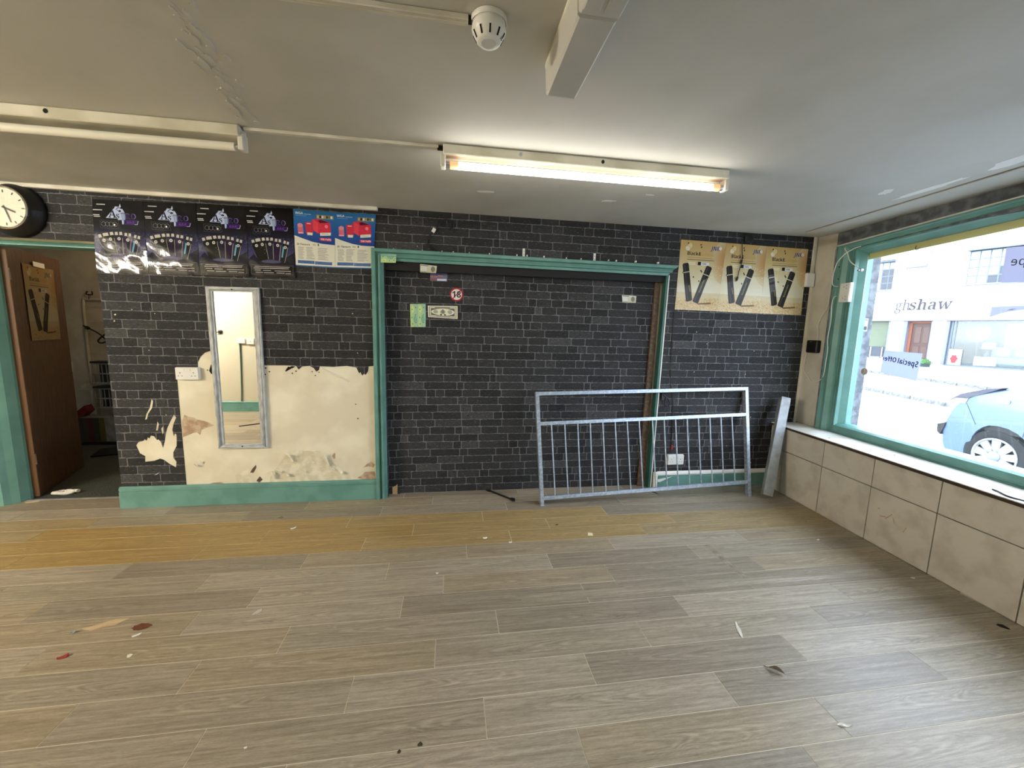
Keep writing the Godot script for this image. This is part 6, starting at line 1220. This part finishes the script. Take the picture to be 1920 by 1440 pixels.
func car():
	var C := Transform3D(Basis(DV, Vector3.UP, -NV), Vector3(5.984, -0.21, -3.514))
	var c := thing("car", "light blue van parked outside, nose to the left", "car", C)
	var paint := mat(rgb(90, 114, 156), 0.35, 0.1); paint.clearcoat_enabled = true; paint.clearcoat = 0.8; paint.clearcoat_roughness = 0.08
	var arch := func(cu: float) -> Array:
		var p := []
		for i in 13: p.append(Vector2(cu + cos(PI * i / 12.0) * 0.335, 0.29 + sin(PI * i / 12.0) * 0.34))
		return p
	var prof := [Vector2(-0.66, 0.2), Vector2(-0.69, 0.3), Vector2(-0.69, 0.42), Vector2(-0.67, 0.55), Vector2(-0.62, 0.68), Vector2(-0.56, 0.79), Vector2(-0.46, 0.88), Vector2(-0.3, 0.96), Vector2(-0.08, 1.045), Vector2(0.2, 1.14), Vector2(0.5, 1.22), Vector2(0.75, 1.45), Vector2(1.05, 1.7), Vector2(1.3, 1.78), Vector2(3.2, 1.82), Vector2(3.42, 1.7), Vector2(3.5, 1.1), Vector2(3.52, 0.5), Vector2(3.46, 0.22)]
	prof.append_array([Vector2(3.1, 0.2)]); prof.append_array(arch.call(2.72)); prof.append_array([Vector2(2.35, 0.2), Vector2(0.42, 0.2)]); prof.append_array(arch.call(0.035)); prof.append(Vector2(-0.31, 0.2))
	var W := 1.72; var st := S()
	var at3 := func(p: Vector2, w: float) -> Vector3:   # w from 0 (near side) to 1
		var e := pow(absf(w - 0.5) * 2.0, 4.0); var u := p.x
		u += 0.2 * e * clampf((-0.05 - p.x) / 0.6, 0, 1) - 0.15 * e * clampf((p.x - 3.0) / 0.5, 0, 1)
		var tuck := 0.22 * clampf((p.y - 0.95) / 0.85, 0, 1) + 0.05 * clampf((0.5 - p.y) / 0.3, 0, 1)
		var z := -W * w; z += tuck * (0.5 - w) * -2.0 * e
		return Vector3(u, p.y - 0.06 * e * clampf((p.y - 0.7) / 0.5, 0, 1), z)
	var ws := [0.0, 0.03, 0.1, 0.25, 0.5, 0.75, 0.9, 0.97, 1.0]
	st.set_smooth_group(1)
	for i in prof.size():
		var a: Vector2 = prof[i]; var b: Vector2 = prof[(i + 1) % prof.size()]; var n := Vector3(-(b.y - a.y), b.x - a.x, 0)
		for j in ws.size() - 1: quadn(st, at3.call(a, ws[j]), at3.call(b, ws[j]), at3.call(b, ws[j + 1]), at3.call(a, ws[j + 1]), n)
	st.set_smooth_group(-1)
	st.set_smooth_group(5)
	for band in 10:   # the flanks, in level bands so that they curve
		var y0 := 0.1 + band * 0.18
		for cell in 9:
			var u0 := -0.8 + cell * 0.5
			for piece in Geometry2D.intersect_polygons(PackedVector2Array(prof), V2([u0, y0, u0 + 0.5, y0, u0 + 0.5, y0 + 0.18, u0, y0 + 0.18])):
				var idx := Geometry2D.triangulate_polygon(piece)
				for w in [0.0, 1.0]:
					for i in range(0, idx.size(), 3): trin(st, at3.call(piece[idx[i]], w), at3.call(piece[idx[i + 1]], w), at3.call(piece[idx[i + 2]], w), Vector3(0, 0, 1 if w == 0.0 else -1))
	st.set_smooth_group(-1)
	part("body", st, paint, c)
	st = S(); box(st, Vector3(-0.3, 0.22, -0.24), Vector3(0.37, 0.64, -0.16)); box(st, Vector3(-0.31, 0.55, -0.2), Vector3(0.38, 0.65, -0.03)); part("wheel_well", st, M.black, c)
	for u in [0.035, 2.72]:
		var wx := Transform3D(Basis(Vector3.RIGHT, PI / 2), Vector3(u - 0.012, 0.28, -0.2))
		st = S(); lathe(st, [Vector2(0.2, 0.0), Vector2(0.29, 0.0), Vector2(0.3, 0.03), Vector2(0.3, 0.15), Vector2(0.285, 0.178), Vector2(0.24, 0.184), Vector2(0.205, 0.172)], wx, 32); var wl := part("wheel", st, M.dark, c)
		st = S(); lathe(st, [Vector2(0, 0.13), Vector2(0.2, 0.13)], wx, 32); part("brake_plate", st, M.hole, wl)
		st = S(); lathe(st, [Vector2(0.178, 0.165), Vector2(0.19, 0.182), Vector2(0.205, 0.18), Vector2(0.206, 0.165)], wx, 32); lathe(st, [Vector2(0, 0.19), Vector2(0.04, 0.188), Vector2(0.055, 0.176)], wx, 20)
		for i in 9:
			var t := TAU * i / 9.0
			prism(st, V2([-0.03, 0.03, 0.03, 0.03, 0.042, 0.182, -0.042, 0.182]), 0.15, 0.172, Transform3D(Basis(Vector3.RIGHT, 0), Vector3(u - 0.012, 0.28, -0.2)) * Transform3D(Basis(Vector3.BACK, t), Vector3.ZERO))
		part("hubcap", st, mat(rgb(150, 156, 162), 0.4, 0.3), wl)
	st = S(); prism(st, V2([-0.49, 0.82, -0.3, 0.835, -0.27, 0.9, -0.08, 1.0, 0.02, 1.055, -0.16, 1.01, -0.36, 0.93]), -0.09, 0.004); part("headlamp", st, mat(rgb(70, 72, 84), 0.15), c)
	st = S(); prism(st, V2([-0.49, 0.815, -0.3, 0.825, -0.28, 0.885, -0.4, 0.875]), -0.08, 0.008); part("headlamp_bowl", st, M.zinc, c)
	st = S(); prism(st, V2([-0.545, 0.52, -0.46, 0.56, -0.47, 0.5, -0.5, 0.4, -0.535, 0.43]), -0.2, 0.012); part("fog_grille", st, M.black, c)
	st = S(); box(st, Vector3(-0.02, 0.885, -0.01), Vector3(0.09, 0.93, 0.012), 0.01); part("indicator", st, M.white, c)
	var line := mat(rgb(46, 56, 66), 0.6)
	st = S()
	for l in [[0.27, 0.82, 0.245, 0.56], [-0.29, 0.83, -0.17, 0.6], [0.27, 0.82, 0.5, 1.2]]:
		var d := Vector2(l[2] - l[0], l[3] - l[1]); var o := d.orthogonal().normalized() * 0.003
		prism(st, PackedVector2Array([Vector2(l[0], l[1]) + o, Vector2(l[2], l[3]) + o, Vector2(l[2], l[3]) - o, Vector2(l[0], l[1]) - o]), -0.005, 0.002)
	part("panel_gap", st, line, c)
	st = S(); box(st, Vector3(0.58, 1.06, 0.0), Vector3(0.7, 1.2, 0.17), 0.03); part("door_mirror", st, M.black, c)
	st = S(); prism(st, V2([0.72, 1.2, 1.15, 1.62, 2.0, 1.66, 2.0, 1.2]), -0.12, -0.015); part("side_window", st, M.dark, c)
	st = S(); quadn(st, at3.call(Vector2(0.55, 1.25), 0.12) + Vector3(-0.01, 0.01, 0), at3.call(Vector2(1.03, 1.67), 0.14) + Vector3(-0.01, 0.01, 0), at3.call(Vector2(1.03, 1.67), 0.86) + Vector3(-0.01, 0.01, 0), at3.call(Vector2(0.55, 1.25), 0.88) + Vector3(-0.01, 0.01, 0), Vector3(-1, 1, 0)); part("windscreen", st, M.dark, c)
